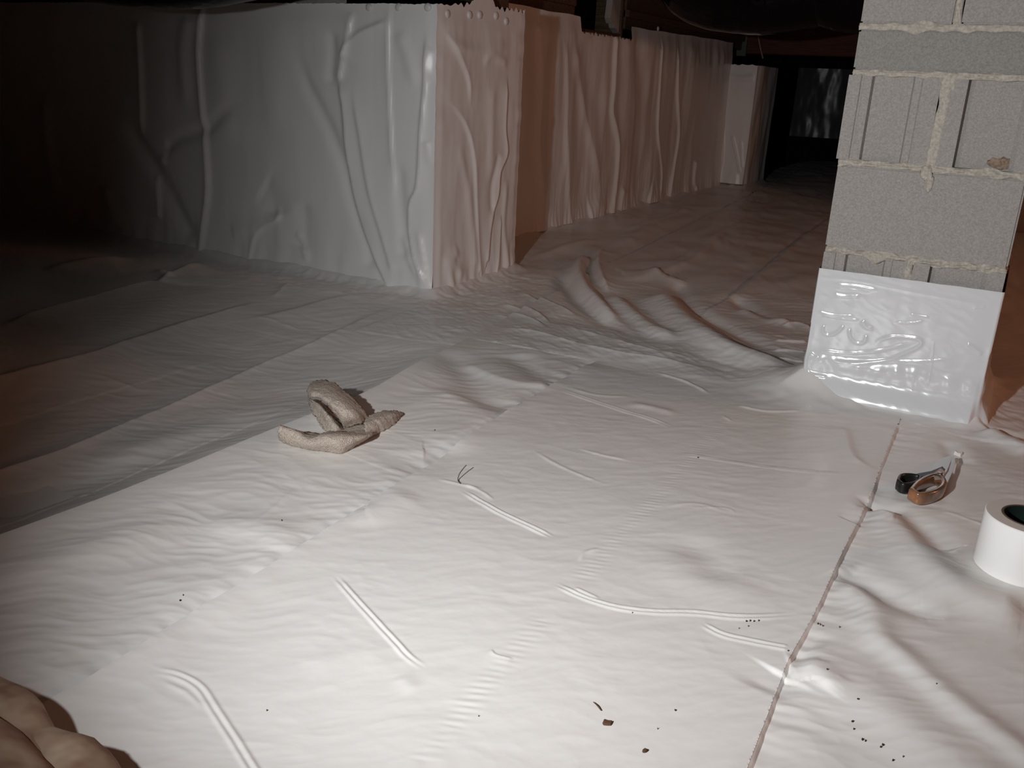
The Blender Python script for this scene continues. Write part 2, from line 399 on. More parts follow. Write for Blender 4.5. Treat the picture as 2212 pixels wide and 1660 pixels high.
PUCKERS = [
    [(1630, 846), (1590, 890), (1560, 922), (1500, 985), (1470, 1018)],
    [(1475, 1010), (1440, 1055), (1400, 1098), (1340, 1158), (1290, 1215), (1245, 1260)],
    [(1180, 1335), (1110, 1415), (1060, 1465), (1010, 1530), (950, 1600), (890, 1670)],
]

def floor_relief(x, y, sheet=-1):
    z = np.zeros_like(x)
    d1, s1, _ = polydist(x, y, SEAM1); d2, s2, _ = polydist(x, y, SEAM2); d3, s3, _ = polydist(x, y, SEAM3)
    dt, st, _ = polydist(x, y, TOPE)
    if sheet == 0: d1 = np.maximum(d1, 1e-6)
    elif sheet > 0: d1 = np.minimum(d1, -1e-6)
    if sheet == 1: d2 = np.maximum(d2, 1e-6)
    elif sheet in (2, 3): d2 = np.minimum(d2, -1e-6)
    if sheet in (1, 2): d3 = np.maximum(d3, 1e-6)
    elif sheet == 3: d3 = np.minimum(d3, -1e-6)
    # the wide sheet lies tight, the rest more loosely
    inC = smooth(-.02, .02, -d2) * smooth(-.02, .02, d3) * smooth(-.02, .02, -dt)
    loose = 1 - 0.8 * inC
    z += loose * (0.010 * fbm(x * 2.1 + 3, y * 2.1, 2) + 0.004 * fbm(x * 5 + 1, y * 5, 2))
    # fine crumples, stretched across the sheets
    a = 0.62; ca, sa = math.cos(a), math.sin(a)
    u = ca * x + sa * y; v = -sa * x + ca * y
    wob = 0.05 * noise2(x * 6, y * 6)
    z += (0.0010 * loose + 0.0003) * crease((u + wob) * 9, (v + wob) * 26, 2)
    z += 0.0002 * fbm(u * 30, v * 60, 2)
    z += 0.0005 * inC * crease(v * 16 + 4, u * 9 + wob * 20, 2)
    # crumpled belt beyond the wide sheet
    belt = smooth(-.05, .10, dt) * smooth(2.4, 1.9, y * 0 + np.abs(y - 2.2) + 1.6) * (x > -1.6) * (x < 0.2)
    z += belt * 0.0017 * crease(x * 11 + 2, y * 22 + x * 9, 2)
    z += smooth(2.5, 4.0, y) * 0.006 * crease(x * 5, y * 3 + x * 3, 2)
    z *= .25 + .75 * smooth(0, .10, np.abs(d1))
    # sheets laid over one another: the upper lip lifts and the edge drops
    def lip(d, s, h, wup, wdn, flip=1):
        dd = d * flip
        return np.where(dd > 0, h * np.exp(-(np.abs(dd) / wup) ** 1.3), -0.6 * h * np.exp(-(dd / wdn) ** 2) ) * smooth(0, .02, s) * smooth(0, .04, 1 - s)
    jig = 1 + 0.35 * noise2(x * 12, y * 12)
    z += lip(d1, s1, .024, .16, .05, -1) * (1 - .6 * smooth(.25, .40, s1)) * (1 - .6 * smooth(.45, .6, s1))
    z -= .058 * np.where(d1 > 0, 1 - np.exp(-np.abs(d1) / .15), 0) * smooth(1.0, .40, d1) * (1 - smooth(.24, .42, s1))
    z += lip(d2, s2, .0088, .06, .022, -1) * jig
    z += lip(d3, s3, .0042, .04, .03, 1) * jig
    dF, sF, _ = polydist(x, y, SEAM_F)
    z += np.where(dF < 0, .004 * np.exp(-(dF / .05) ** 2), -.003 * np.exp(-(dF / .02) ** 2)) * smooth(0, .05, sF)
    # little pleats held under the seams
    for d, arcs, w_, h_ in ((d2, s2, .035, .0055), (d3, s3, .045, .0045), (d1, s1, .02, .0015)):
        side = d if d is not d3 else -d
        ph = noise2(arcs * 34, arcs * 0 + 2.2) + 0.5 * noise2(arcs * 90, arcs * 0 + 7.7)
        z += np.where(side > 0, np.exp(-side / w_) * ph * h_, 0)
    for pts, w_, h_, kind, tp in FOLDS:
        stroke(x, y, z, gpts(pts, max(p[0] for p in pts) < 900 and min(p[1] for p in pts) < 1000), w_, h_, kind, tp)
    for pts in PUCKERS:
        stroke(x, y, z, gpts(pts), .015, .00042, 'pucker', (.05, .05))
    # turn up at the walls, with gathers
    dw, dp = wall_gap(x, y)
    ang = x * 1.0 + y * 1.0
    gath = noise2(x * 22 + 5, y * 22) + 0.6 * noise2(x * 47, y * 47 + 3)
    z += np.exp(-dw / .16) * .007 * gath * smooth(0.0, .03, dw)
    z += np.exp(-(dw / .035) ** 2) * .028
    z += np.exp(-dp / .08) * .006 * (noise2(x * 26, y * 26) + .2)
    z += np.exp(-(dp / .030) ** 2) * .022
    # slightly banked soil at the pier's near left corner
    z += .045 * np.exp(-((x - PX0 + .02) ** 2 + (y - PY0 - .03) ** 2) / .10 ** 2)
    # the sheets lie flat under the things on them
    for cx_, cy_, rr in FLAT:
        q = np.exp(-(np.hypot(x - cx_, y - cy_) / rr) ** 4)
        z = z * (1 - 0.9 * q)
    return z
FLAT = [(0.1157, 1.496, .085), (-0.045, 1.78, .10), (-.80, .34, .14)]

def floor_z(x, y):
    return float(floor_relief(np.array([float(x)]), np.array([float(y)]))[0])

# ------------------------------------------------------------------ floor
floor = box('floor', (-9, -3.2, -0.30), (4.2, 10.4, -0.12), M_soil)
tag(floor, 'bare soil floor under white plastic sheeting', 'floor', kind='structure')
def build_floor():
    fw = math.atan2(0.878, -0.478)              # heading of the view on the ground
    th = fw + np.radians(np.concatenate([np.linspace(70, 37.5, 40, endpoint=False), np.linspace(37.5, -38.5, 930), np.linspace(-38.5, -56, 24)[1:]]))
    lr = np.concatenate([np.linspace(math.log(.22), math.log(.78), 50, endpoint=False), np.linspace(math.log(.78), math.log(3.3), 660, endpoint=False), np.linspace(math.log(3.3), math.log(10.5), 150)])
    na, nr = len(th), len(lr)
    T, Lr = np.meshgrid(th, lr, indexing='ij')
    Rr = np.exp(Lr)
    x = (Rr * np.cos(T)).ravel(); y = (Rr * np.sin(T)).ravel()
    # pull the nearest grid points onto the seams so that the sheets end in clean edges
    cell = (Rr * .0023).ravel()
    for seam, lim in ((SEAM1, 1), (SEAM2, 1), (SEAM3, 1)):
        lo = seam.min(0) - .05; hi = seam.max(0) + .05
        for it in range(2):
            k = np.where((x > lo[0]) & (x < hi[0]) & (y > lo[1]) & (y < hi[1]))[0]
            d = polydist(x[k], y[k], seam)[0]
            sel = np.abs(d) < .62 * cell[k] * (1 if it == 0 else .3); k = k[sel]; d = d[sel]
            e = 1e-4
            gx = (polydist(x[k] + e, y[k], seam)[0] - d) / e; gy = (polydist(x[k], y[k] + e, seam)[0] - d) / e
            gl = np.hypot(gx, gy); ok = (gl > .5) & (gl < 1.5)
            x[k] -= np.where(ok, d * gx, 0); y[k] -= np.where(ok, d * gy, 0)
    F = grid_faces(na, nr)[:, ::-1]
    fx = x[F].mean(1); fy = y[F].mean(1)
    dw, dp = wall_gap(fx, fy)
    solid = ((fx > -.48) & (fy > 5.88) & (fy < 6.15)) | ((fy > YL + .03) & (fx < XP - .03) & (fy < YP - .03)) | ((fx < XR - .03) & (fy > YP - .04)) | ((fx < XF - .03) & (fy > YF + .03) & (fy < 7.36)) | (fy > 10.35) | (fx > 4.15)
    solid |= (fx > PX0 + .02) & (fx < PX1 - .02) & (fy > PY0 + .02) & (fy < PY1 - .02)
    d1 = polydist(fx, fy, SEAM1)[0]; d2 = polydist(fx, fy, SEAM2)[0]; d3 = polydist(fx, fy, SEAM3)[0]; dt = polydist(fx, fy, TOPE)[0]
    far = (dt > 0) & (fy > 1.45)
    sid = np.where(d1 > 0, 0, np.where((d2 > 0) & ~far, 1, np.where((d3 < 0) & ~((fx < -0.03) & far), 3, np.where(far, 4, 2))))
    sid = np.where((fx > 0.0) & (fy > 2.0), 3, sid)
    sid = np.where((fx > -1.56) & (fx <= 0.0) & (fy > 2.2) & (d1 <= 0), 4, sid)
    lab = ['grey-white sheet with long soft folds reaching the dark end', 'sheet strip under the rag between two seams',
           'widest sheet, smooth with double creases, in the middle of the floor', 'rumpled sheet under the scissors and tape roll',
           'bunched sheet between the walls and the block pier']
    for k in range(5):
        q = F[(sid == k) & ~solid]
        u, inv = np.unique(q, return_inverse=True)
        o = mesh_obj('plastic_sheet', np.stack([x[u], y[u], floor_relief(x[u], y[u], k)], 1), inv.reshape(q.shape), M_film, floor)
        o['label'] = lab[k]
    # the turned-down edge of the widest sheet along its open seam
    P = SEAM3[(SEAM3[:, 1] > .5)]
    P = np.stack([np.interp(np.linspace(0, 1, 500), np.linspace(0, 1, len(P)), P[:, i]) for i in (0, 1)], 1)
    zt = floor_relief(P[:, 0].copy(), P[:, 1].copy(), 2); zb = floor_relief(P[:, 0].copy(), P[:, 1].copy(), 3)
    tg = np.gradient(P, axis=0); tg /= np.hypot(tg[:, 0], tg[:, 1])[:, None]; nn = np.stack([tg[:, 1], -tg[:, 0]], 1)
    rows = [np.stack([P[:, 0] + nn[:, 0] * o_, P[:, 1] + nn[:, 1] * o_, zt * (1 - f_) + (zb - .001) * f_], 1) for o_, f_ in ((-.0002, 0.04), (.0015, .2), (.0035, .6), (.0055, 1.0))]
    mesh_obj('folded_edge', np.stack(rows, 1).reshape(-1, 3), grid_faces(500, 4), M_film, floor)
    # the same sheeting goes on behind the camera, out of view
    n = 60
    gx, gy = np.meshgrid(np.linspace(-4, 4.1, n), np.linspace(-3.1, 0.9, n), indexing='ij')
    hd = np.arctan2(gy, gx)
    gz = -0.045 + 0.008 * fbm(gx * 2, gy * 2, 2)
    mesh_obj('plastic_sheet', np.stack([gx.ravel(), gy.ravel(), gz.ravel()], 1), grid_faces(n, n), M_film, floor)
    gx, gy = np.meshgrid(np.linspace(-8.8, -3.2, n), np.linspace(-3.1, 2.5, n), indexing='ij')
    gz = -0.05 + 0.01 * fbm(gx * 2, gy * 2, 2)
    mesh_obj('plastic_sheet', np.stack([gx.ravel(), gy.ravel(), gz.ravel()], 1), grid_faces(n, n), M_film, floor)
    gx, gy = np.meshgrid(np.linspace(0.3, 4.1, n), np.linspace(0.9, 10.3, n), indexing='ij')
    gz = -0.05 + 0.01 * fbm(gx * 2, gy * 2, 2)
    mesh_obj('plastic_sheet', np.stack([gx.ravel(), gy.ravel(), gz.ravel()], 1), grid_faces(n, n), M_film, floor)
build_floor()

# ------------------------------------------------------------------ walls with hung liners
def liner(name, parent, nu, nv, u0, u1, top, to_world, relief, mat_=None, label=None, foot=0.012):
    """a hanging sheet: u along the wall, v up; top(u) is its upper edge; relief(u, v) its distance off the wall"""
    us = np.linspace(u0, u1, nu); vs = np.linspace(0, 1, nv)
    U, Vv = np.meshgrid(us, vs, indexing='ij')
    tp = top(us)[:, None]
    V_ = foot * (1 - Vv) + tp * Vv
    u = U.ravel(); v = V_.ravel()
    d = relief(u, v)
    P = to_world(u, v, d)
    o = mesh_obj(name, P, grid_faces(nu, nv), mat_ or M_film_wall, parent)
    if label: o['label'] = label
    return o
def strokes_uv(pts, axis, val, ua):
    out = []
    for p in pts:
        q = on_plane(p[0], p[1], axis, val); out.append((q[ua], q[2]))
    return out
def fastener(P, normal, parent):
    V, F = sweep([np.array(P) - np.array(normal) * .004, np.array(P) + np.array(normal) * .0015, np.array(P) + np.array(normal) * .004], [.013, .012, .007], 12, up=(0, 0, 1))
    return mesh_obj('fastener', V, F, M_nail, parent)

# left wall -----------------------------------------------------------
wall_left = box('wall_left', (-9, YL + .03, -.2), (XP - .03, YP - .02, 0.93), M_block)
tag(wall_left, 'long foundation wall hung with grey-white plastic, fading into the dark', 'wall', kind='structure')
LEFT = [
    ([(438, 5), (434, 120), (444, 260), (452, 400), (446, 480), (440, 545)], .022, .022, 'right', (.0, .0)),
    ([(412, 30), (400, 120), (408, 250)], .03, .012, 'ridge', (.1, .3)),
    ([(300, 40), (306, 150), (310, 270), (304, 300)], .022, .016, 'right', (.1, .2)),
    ([(355, 350), (362, 320), (390, 298), (448, 278), (485, 245), (525, 215)], .020, -.014, 'ridge', (.1, .3)),
    ([(260, 260), (310, 320), (345, 380), (385, 450), (425, 525)], .03, -.020, 'ridge', (.2, .1)),
    ([(338, 370), (346, 430), (348, 475)], .018, .014, 'right', (.2, .1)),
    ([(355, 360), (360, 300)], .014, .010, 'ridge', (.2, .2)),
    ([(230, 400), (250, 470), (255, 490)], .03, .012, 'ridge', (.2, .1)),
    ([(100, 200), (105, 300), (125, 430)], .03, .012, 'ridge', (.2, .1)),
    ([(640, 100), (665, 180), (710, 270), (745, 360), (765, 440), (795, 520), (803, 585)], .020, -.013, 'ridge', (.2, .05)),
    ([(735, 160), (748, 230), (756, 330), (772, 430), (800, 520), (845, 612)], .022, .022, 'left', (.1, .0)),
    ([(762, 20), (755, 70), (740, 150), (735, 180)], .020, .016, 'right', (.1, .1)),
    ([(718, 60), (722, 120), (716, 190)], .018, -.012, 'ridge', (.2, .2)),
    ([(740, 130), (770, 80), (845, 45)], .020, .012, 'right', (.1, .2)),
    ([(765, 180), (780, 270), (800, 400), (828, 500), (858, 590)], .020, .012, 'left', (.2, .05)),
    ([(843, 0), (841, 130), (846, 250), (852, 380), (850, 450)], .010, .012, 'right', (.0, .3)),
    ([(862, 60), (885, 130), (900, 200)], .02, .010, 'ridge', (.2, .3)),
    ([(925, 60), (920, 180), (912, 280), (905, 400), (890, 440), (888, 500), (905, 570), (935, 632)], .012, .016, 'left', (.1, .0)),
    ([(905, 490), (915, 540), (933, 628)], .009, .011, 'sharp', (.2, .0)),
    ([(870, 500), (895, 570), (930, 632)], .012, .010, 'ridge', (.2, .0)),
    ([(860, 340), (868, 450), (880, 560)], .02, -.012, 'ridge', (.2, .1)),
    ([(545, 555), (552, 515), (570, 490), (605, 470), (595, 440)], .016, .012, 'left', (.0, .2)),
    ([(565, 400), (590, 430), (600, 470)], .05, -.014, 'ridge', (.2, .2)),
    ([(650, 430), (660, 480), (655, 540)], .030, -.012, 'ridge', (.2, .1)),
    ([(665, 555), (655, 520), (640, 500)], .012, .008, 'ridge', (.0, .2)),
    ([(500, 500), (545, 495), (560, 505)], .02, .006, 'ridge', (.2, .2)),
    ([(470, 60), (480, 200), (490, 330)], .06, .010, 'ridge', (.2, .2)),
    ([(600, 30), (590, 160), (600, 300)], .06, .008, 'ridge', (.2, .2)),
    ([(940, 100), (930, 140), (945, 170)], .02, .012, 'ridge', (.2, .2)),
    ([(941, 160), (938, 300), (940, 370), (936, 470), (937, 560), (936, 632)], .007, .010, 'sharp', (.1, .0)),
    ([(925, 300), (930, 340), (938, 360)], .010, .010, 'ridge', (.2, .2)),
]
def relief_left(u, v):
    z = 0.006 + 0.004 * fbm(u * 3, v * 2.2, 3) + 0.0010 * crease(u * 11, v * 2.2 + u * 2, 2)
    for p, w_, h_, k, tp in LEFT:
        stroke(u, v, z, strokes_uv(p, 1, YL, 0), w_ * 1.2, h_ * .75, k, tp)
    z += np.exp(-v / .10) * (0.008 + 0.012 * noise2(u * 17, v * 4))
    pin = smooth(.90, .84, v); z = 0.003 + (z - .003) * (0.25 + .75 * pin)
    edge = smooth(0.0, .05, XP - u + .004)
    return z * (.25 + .75 * edge) + 0.004
def top_left(u): return 0.905 + 0.006 * noise2(u * 5, u * 0) + .004 * noise2(u * 60, u * 0 + 4)
liner('plastic_liner', wall_left, 640, 190, -6.5, XP, top_left, lambda u, v, d: np.stack([u, YL - d + .006, v], 1), relief_left, label='grey-white plastic hung over the long wall')
for px in (798, 862, 925):
    q = on_plane(px, 16, 1, YL); fastener((q[0], YL - .003, q[2]), (0, -1, 0), wall_left)

# corner pilaster --------------------------------------------------------
wall_corner = box('wall_corner', (XR, YL + .03, -.2), (XP - .03, YP - .03, 0.93), M_block)
tag(wall_corner, 'projecting corner of the foundation wall in creased plastic with a torn top', 'wall', kind='structure')
PIL = [
    ([(955, 60), (985, 110), (1010, 170), (1015, 240)], .022, .012, 'left', (.2, .3)),
    ([(960, 90), (1020, 110), (1095, 95)], .018, .010, 'ridge', (.2, .2)),
    ([(955, 200), (1000, 260), (1020, 330), (1027, 450), (1030, 580)], .020, .012, 'left', (.3, .0)),
    ([(1060, 170), (1058, 300), (1055, 400)], .02, .008, 'ridge', (.2, .2)),
    ([(1092, 160), (1086, 270), (1090, 330), (1075, 370), (1070, 420), (1055, 480), (1045, 560)], .018, .018, 'right', (.1, .0)),
    ([(1075, 330), (1060, 400), (1058, 470)], .014, -.010, 'ridge', (.1, .2)),
    ([(985, 300), (1010, 420), (1022, 560)], .018, .008, 'ridge', (.3, .0)),
    ([(985, 590), (975, 560), (990, 535)], .02, .014, 'ridge', (.0, .3)),
    ([(975, 630), (965, 590), (960, 540)], .018, .014, 'ridge', (.0, .3)),
    ([(1062, 590), (1072, 530), (1078, 460)], .014, .014, 'left', (.0, .2)),
    ([(1090, 570), (1085, 480), (1092, 380)], .014, .010, 'ridge', (.0, .2)),
    ([(1095, 140), (1060, 120), (1040, 140)], .014, .008, 'ridge', (.2, .2)),
]
def relief_pil(u, v):
    z = 0.006 + 0.004 * fbm(u * 7, v * 3, 3) + 0.0006 * crease(u * 12, v * 2.0, 2)
    for p, w_, h_, k, tp in PIL:
        stroke(u, v, z, strokes_uv(p, 0, XP, 1), w_ * 1.2, h_ * .55, k, tp)
    z += np.exp(-v / .09) * (0.010 + 0.016 * noise2(u * 22, v * 5))
    pin = smooth(.90, .84, v); z = 0.003 + (z - .003) * (0.3 + .7 * pin)
    e = smooth(0, .04, u - YL + .004) * smooth(0, .04, YP - u + .006)
    cr = .010 * np.abs(noise2(v * 13, u * 0 + 3)) * np.exp(-((YP - u) / .03) ** 2) + .012 * np.abs(noise2(v * 11, u * 0 + 8)) * np.exp(-((u - YL) / .03) ** 2) * smooth(.4, .6, v)
    return z * (.25 + .75 * e) + .004 + cr
def top_pil(u):
    s = (u - YL) / (YP - YL)
    saw = np.abs(((s * 17) % 1) - .5) * .022 * smooth(.05, .25, s)
    tall = .030 * smooth(.30, .42, s) * smooth(.66, .55, s)
    return 0.905 + .018 * s + tall + saw + .012 * noise2(s * 21, s * 0)
liner('plastic_liner', wall_corner, 150, 260, YL - .004, YP + .004, top_pil, lambda u, v, d: np.stack([XP + d - .006, u, v], 1), relief_pil, label='pinkish-grey plastic with a torn top edge')
# the return of the pilaster to the set-back wall
liner('plastic_liner', wall_corner, 60, 120, XR - .02, XP, lambda u: u * 0 + .93, lambda u, v, d: np.stack([u, YP + d - .008, v], 1), lambda u, v: .006 + .005 * fbm(u * 8, v * 3, 3) * smooth(0, .05, XP - u))
for px, py in ((965, 30), (1013, 32), (1035, 32), (1070, 34), (1092, 46)):
    q = on_plane(px, py, 0, XP); fastener((XP + .004, q[1], q[2]), (1, 0, 0), wall_corner)

# set-back right wall ------------------------------------------------------
wall_right = box('wall_right', (XR - .40, YP - .02, -.2), (XR - .03, YF + .02, 0.94), M_block)
tag(wall_right, 'receding foundation wall hung with brown-shaded gathered plastic below a vent', 'wall', kind='structure')
RIGHT = [
    ([(1160, 60), (1163, 180), (1156, 300), (1158, 420), (1152, 495)], .022, .020, 'left', (.0, .0)),
    ([(1198, 80), (1190, 200), (1180, 330), (1165, 480)], .022, .014, 'left', (.1, .1)),
    ([(1213, 80), (1216, 200), (1212, 300), (1215, 420), (1220, 490)], .022, .018, 'left', (.1, .0)),
    ([(1232, 90), (1250, 200), (1270, 320), (1282, 400), (1265, 470)], .035, .022, 'left', (.1, .1)),
    ([(1255, 80), (1262, 170), (1290, 260)], .03, -.014, 'ridge', (.1, .3)),
    ([(1322, 85), (1316, 180), (1310, 240), (1320, 300), (1318, 380), (1306, 465)], .020, .032, 'left', (.0, .0)),
    ([(1345, 90), (1350, 200), (1345, 330)], .04, .014, 'ridge', (.1, .2)),
    ([(1335, 400), (1328, 440), (1322, 470)], .02, .018, 'left', (.2, .0)),
    ([(1375, 60), (1380, 200), (1370, 300), (1385, 400)], .04, -.016, 'ridge', (.1, .1)),
    ([(1422, 110), (1414, 230), (1412, 300), (1422, 370), (1412, 430)], .010, .018, 'left', (.0, .0)),
    ([(1458, 130), (1459, 220), (1461, 290), (1450, 360), (1436, 425)], .012, .024, 'left', (.0, .0)),
    ([(1500, 120), (1505, 200), (1498, 300)], .04, .012, 'ridge', (.1, .2)),
    ([(1495, 345), (1490, 385), (1492, 405)], .018, .026, 'left', (.1, .0)),
    ([(1535, 120), (1530, 250), (1525, 390)], .05, .014, 'ridge', (.1, .0)),
    ([(1258, 465), (1275, 450), (1290, 455)], .03, .025, 'ridge', (.1, .1)),
    ([(1390, 420), (1400, 435), (1410, 440)], .04, .020, 'ridge', (.1, .1)),
]
VY0, VY1 = 4.22, 4.86
def relief_right(u, v):
    z = 0.020 + 0.007 * fbm(u * 3, v * 2, 3) + .022 * noise2(u * 4.3 + 2.2, v * 1.1) + .010 * noise2(u * 9 + .4 * v, v * 1.6 + 7) + 0.0030 * crease(u * 7, v * 1.3, 2)
    for p, w_, h_, k, tp in RIGHT:
        stroke(u, v, z, strokes_uv(p, 0, XR, 1), w_ * 2.6, h_ * .62, k, tp)
    z += np.exp(-v / .10) * (0.014 + 0.018 * noise2(u * 7, v * 4))
    z += .005 * crease(u * 30, v * 6, 1) * np.exp(-v / .12)
    pin = smooth(1.0, .90, v); z = 0.004 + (z - .004) * (0.3 + .7 * pin)
    return z + .004
def top_right(u):
    notch = smooth(VY0 - .005, VY0 + .005, u) * smooth(VY1 + .005, VY1 - .005, u)
    saw = np.abs(((u * 26) % 1) - .5) * .022
    return 1.0 + .008 * noise2(u * 4, u * 0) + .018 * smooth(5, 6.6, u) + notch * (-.075 + saw + .012 * noise2(u * 40, u * 0 + 3))
liner('plastic_liner', wall_right, 760, 170, YP - .005, YF + .01, top_right, lambda u, v, d: np.stack([XR + d - .006, u, v], 1), relief_right, label='gathered plastic with a square notch cut under the vent')
for px, py in ((1172, 28), (1420, 62), (1490, 82)):
    q = on_plane(px, py, 0, XR); fastener((XR + .006, q[1], q[2]), (1, 0, 0), wall_right)

# far pilaster and far wall ---------------------------------------------------
wall_far = box('wall_far', (XR - .4, YF + .03, -.2), (XF - .03, 7.34, 0.87), M_block)
tag(wall_far, 'far jog of the foundation wall with a pale plastic panel catching the light', 'wall', kind='structure')
def relief_far(u, v):
    z = .008 + .004 * fbm(u * 7, v * 3, 2) + .0012 * crease(u * 14, v * 4, 1)
    for p, w_, h_, k, tp in [([(1558, 220), (1560, 330), (1548, 390)], .012, .014, 'ridge', (.2, 0)), ([(1580, 290), (1592, 340), (1598, 370)], .010, .012, 'sharp', (.1, 0)),
                             ([(1600, 300), (1604, 360)], .01, .008, 'sharp', (.2, 0)), ([(1560, 160), (1600, 170), (1630, 165)], .02, .010, 'ridge', (.1, .1))]:
        stroke(u, v, z, strokes_uv(p, 1, YF, 0), w_, h_, k, tp)
    return z + np.exp(-v / .12) * (.02 + .03 * noise2(u * 16, v * 5))
def top_far(u): return .872 + .012 * noise2(u * 30, u * 0)
liner('plastic_liner', wall_far, 90, 140, XR - .03, XF, top_far, lambda u, v, d: np.stack([u, YF - d + .006, v], 1), relief_far, label='pale lit plastic panel at the far end', foot=.03)
def relief_fs(u, v):
    z = .008 + .016 * fbm(u * 5, v * 2, 2) + .003 * crease(u * 9, v * 2, 1)
    return z * smooth(0, .06, u - YF) + .004
liner('plastic_liner', wall_far, 90, 110, YF - .005, 7.37, lambda u: u * 0 + .87, lambda u, v, d: np.stack([XF + d - .006, u, v], 1), relief_fs, foot=.03)
wall_end = box('wall_end', (-4.6, 10.33, -.2), (4.2, 10.6, 1.58), mat('shade_dark_end_wall', (.02, .016, .013), .95, .1))  # near-black base colour carries the unlit gloom of the far end
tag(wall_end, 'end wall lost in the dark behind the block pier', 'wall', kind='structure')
liner('plastic_liner', wall_end, 90, 80, -2.30, -1.62, lambda u: u * 0 + .95, lambda u, v, d: np.stack([u, 10.32 - d, v], 1), lambda u, v: .02 + .02 * fbm(u * 4, v * 2, 3) + .003 * crease(u * 4, v * 3, 1), foot=.25, mat_=mat('shade_dimmed_film', (.10, .10, .10), .30, .5), label='dim hanging plastic piece in the dark')  # white liner film with the far-end shade put into its grey colour
tag(box('wall_light_block', (-.50, 5.9, -.2), (4.2, 6.1, 1.355), M_block), 'added unseen wall keeping warm light off the far end', 'wall', kind='structure')  # added out of view to stop the warm lamp lighting the far end
for nm, lo, hi, lb in (('wall_east', (4.2, -3.2, -.2), (4.4, 10.6, 1.58), 'plain block wall out beyond the block pier'),
                       ('wall_south', (-9, -3.4, -.2), (4.4, -3.2, 1.58), 'plain block wall behind the viewpoint'),
                       ('wall_west', (-9.2, -3.4, -.2), (-9, YP, 1.58), 'plain block wall at the dark end')):
    tag(box(nm, lo, hi, M_block), lb, 'wall', kind='structure')

# ------------------------------------------------------------------ ceiling and framing
ceiling = box('ceiling', (-9.2, -3.4, 1.58), (4.4, 10.6, 1.62), M_ceil)
tag(ceiling, 'plywood subfloor overhead', 'ceiling', kind='structure')
for k, xx in enumerate(np.arange(-5.2, 4.0, 0.41)):
    j = box('floor_joist', (xx, -3.15, 1.36), (xx + .04, 10.3, 1.58), M_wood, ceiling, .003)
trim_1 = box('trim_1', (XR - .20, YP - .02, .985), (XR - .035, VY0 - .01, 1.355), M_wood, None, .004)
tag(trim_1, 'brown wooden sill and rim board above the plastic, before the vent', 'sill board', kind='structure')
trim_2 = box('trim_2', (XR - .20, VY1 + .01, .985), (XR - .035, YF + .39, 1.355), M_wood, None, .004)
tag(trim_2, 'brown wooden sill and rim board above the plastic, beyond the vent', 'sill board', kind='structure')
box('sill_plate', (XR - .16, VY1 + .01, 1.045), (XR - .015, YF + .4, 1.085), M_wood, trim_2, .004)
box('sill_plate', (XR - .16, YP - .02, 1.045), (XR - .015, VY0 - .01, 1.085), M_wood, trim_1, .004)
trim_3 = box('trim_3', (-9, YL + .04, .93), (XP - .04, YP - .04, 1.355), M_wood, None, .004)
tag(trim_3, 'brown wooden sill board above the long left wall', 'sill board', kind='structure')

girder = box('wooden_girder', (-2.35, 7.2, .962), (3.9, 7.34, 1.355), M_wood_red, None, .006)
tag(girder, 'red-brown wooden girder spanning behind the black duct and the block pier', 'beam')
plate = empty('steel_connector_plate')
tag(plate, 'dull green-grey steel plate on the girder end with a small pale tag', 'bracket')
q0 = on_plane(1583, 76, 1, 7.19); q1 = on_plane(1611, 122, 1, 7.19)
box('plate', (q0[0], 7.180, q1[2]), (q1[0], 7.198, q0[2] + .03), M_dark_metal, plate, .003)
q0 = on_plane(1588, 77, 1, 7.18); q1 = on_plane(1602, 88, 1, 7.18)
box('paper_tag', (q0[0], 7.176, q1[2]), (q1[0], 7.1795, q0[2]), M_label, plate)
pts = [on_plane(*p, 1, 7.16) for p in ((1634, 40), (1638, 78), (1642, 100), (1648, 127))]
V, F = sweep(catmull(pts, 6), .006, 8, up=(0, 1, 0))
cord = mesh_obj('hanging_cord', V, F, M_cord)
tag(cord, 'thin pale cord hanging down across the red-brown girder', 'cord')

vent = empty('foundation_vent')
tag(vent, 'black open foundation vent with a broken grey mortar edge above the notched plastic', 'vent')
for lo, hi in (((XR - .20, VY0, .93), (XR - .04, VY0 + .025, 1.355)), ((XR - .20, VY1 - .03, .93), (XR - .04, VY1, 1.355)), ((XR - .20, VY0 + .025, .925), (XR - .04, VY1 - .03, .955))):
    box('vent_frame', lo, hi, M_wood, vent, .004)
box('vent_back', (XR - .40, VY0, .93), (XR - .195, VY1, 1.355), M_black, vent)
def lump(name, c, s, mat_, parent=None, seed=0, amp=.25, n=3):
    bm = bmesh.new(); bmesh.ops.create_icosphere(bm, subdivisions=n, radius=1)
    for v in bm.verts:
        f = 1 + amp * float(noise2(np.array([v.co.x * 1.7 + seed]), np.array([v.co.y * 1.7 + v.co.z * 2.1 + seed * 1.3]))[0])
        v.co = Vector((c[0] + v.co.x * s[0] * f, c[1] + v.co.y * s[1] * f, c[2] + v.co.z * s[2] * f))
    me = bpy.data.meshes.new(name); bm.to_mesh(me); bm.free(); me.materials.append(mat_)
    me.polygons.foreach_set('use_smooth', np.ones(len(me.polygons), bool))
    o = bpy.data.objects.new(name, me); COL.objects.link(o)
    if parent: o.parent = parent
    return o
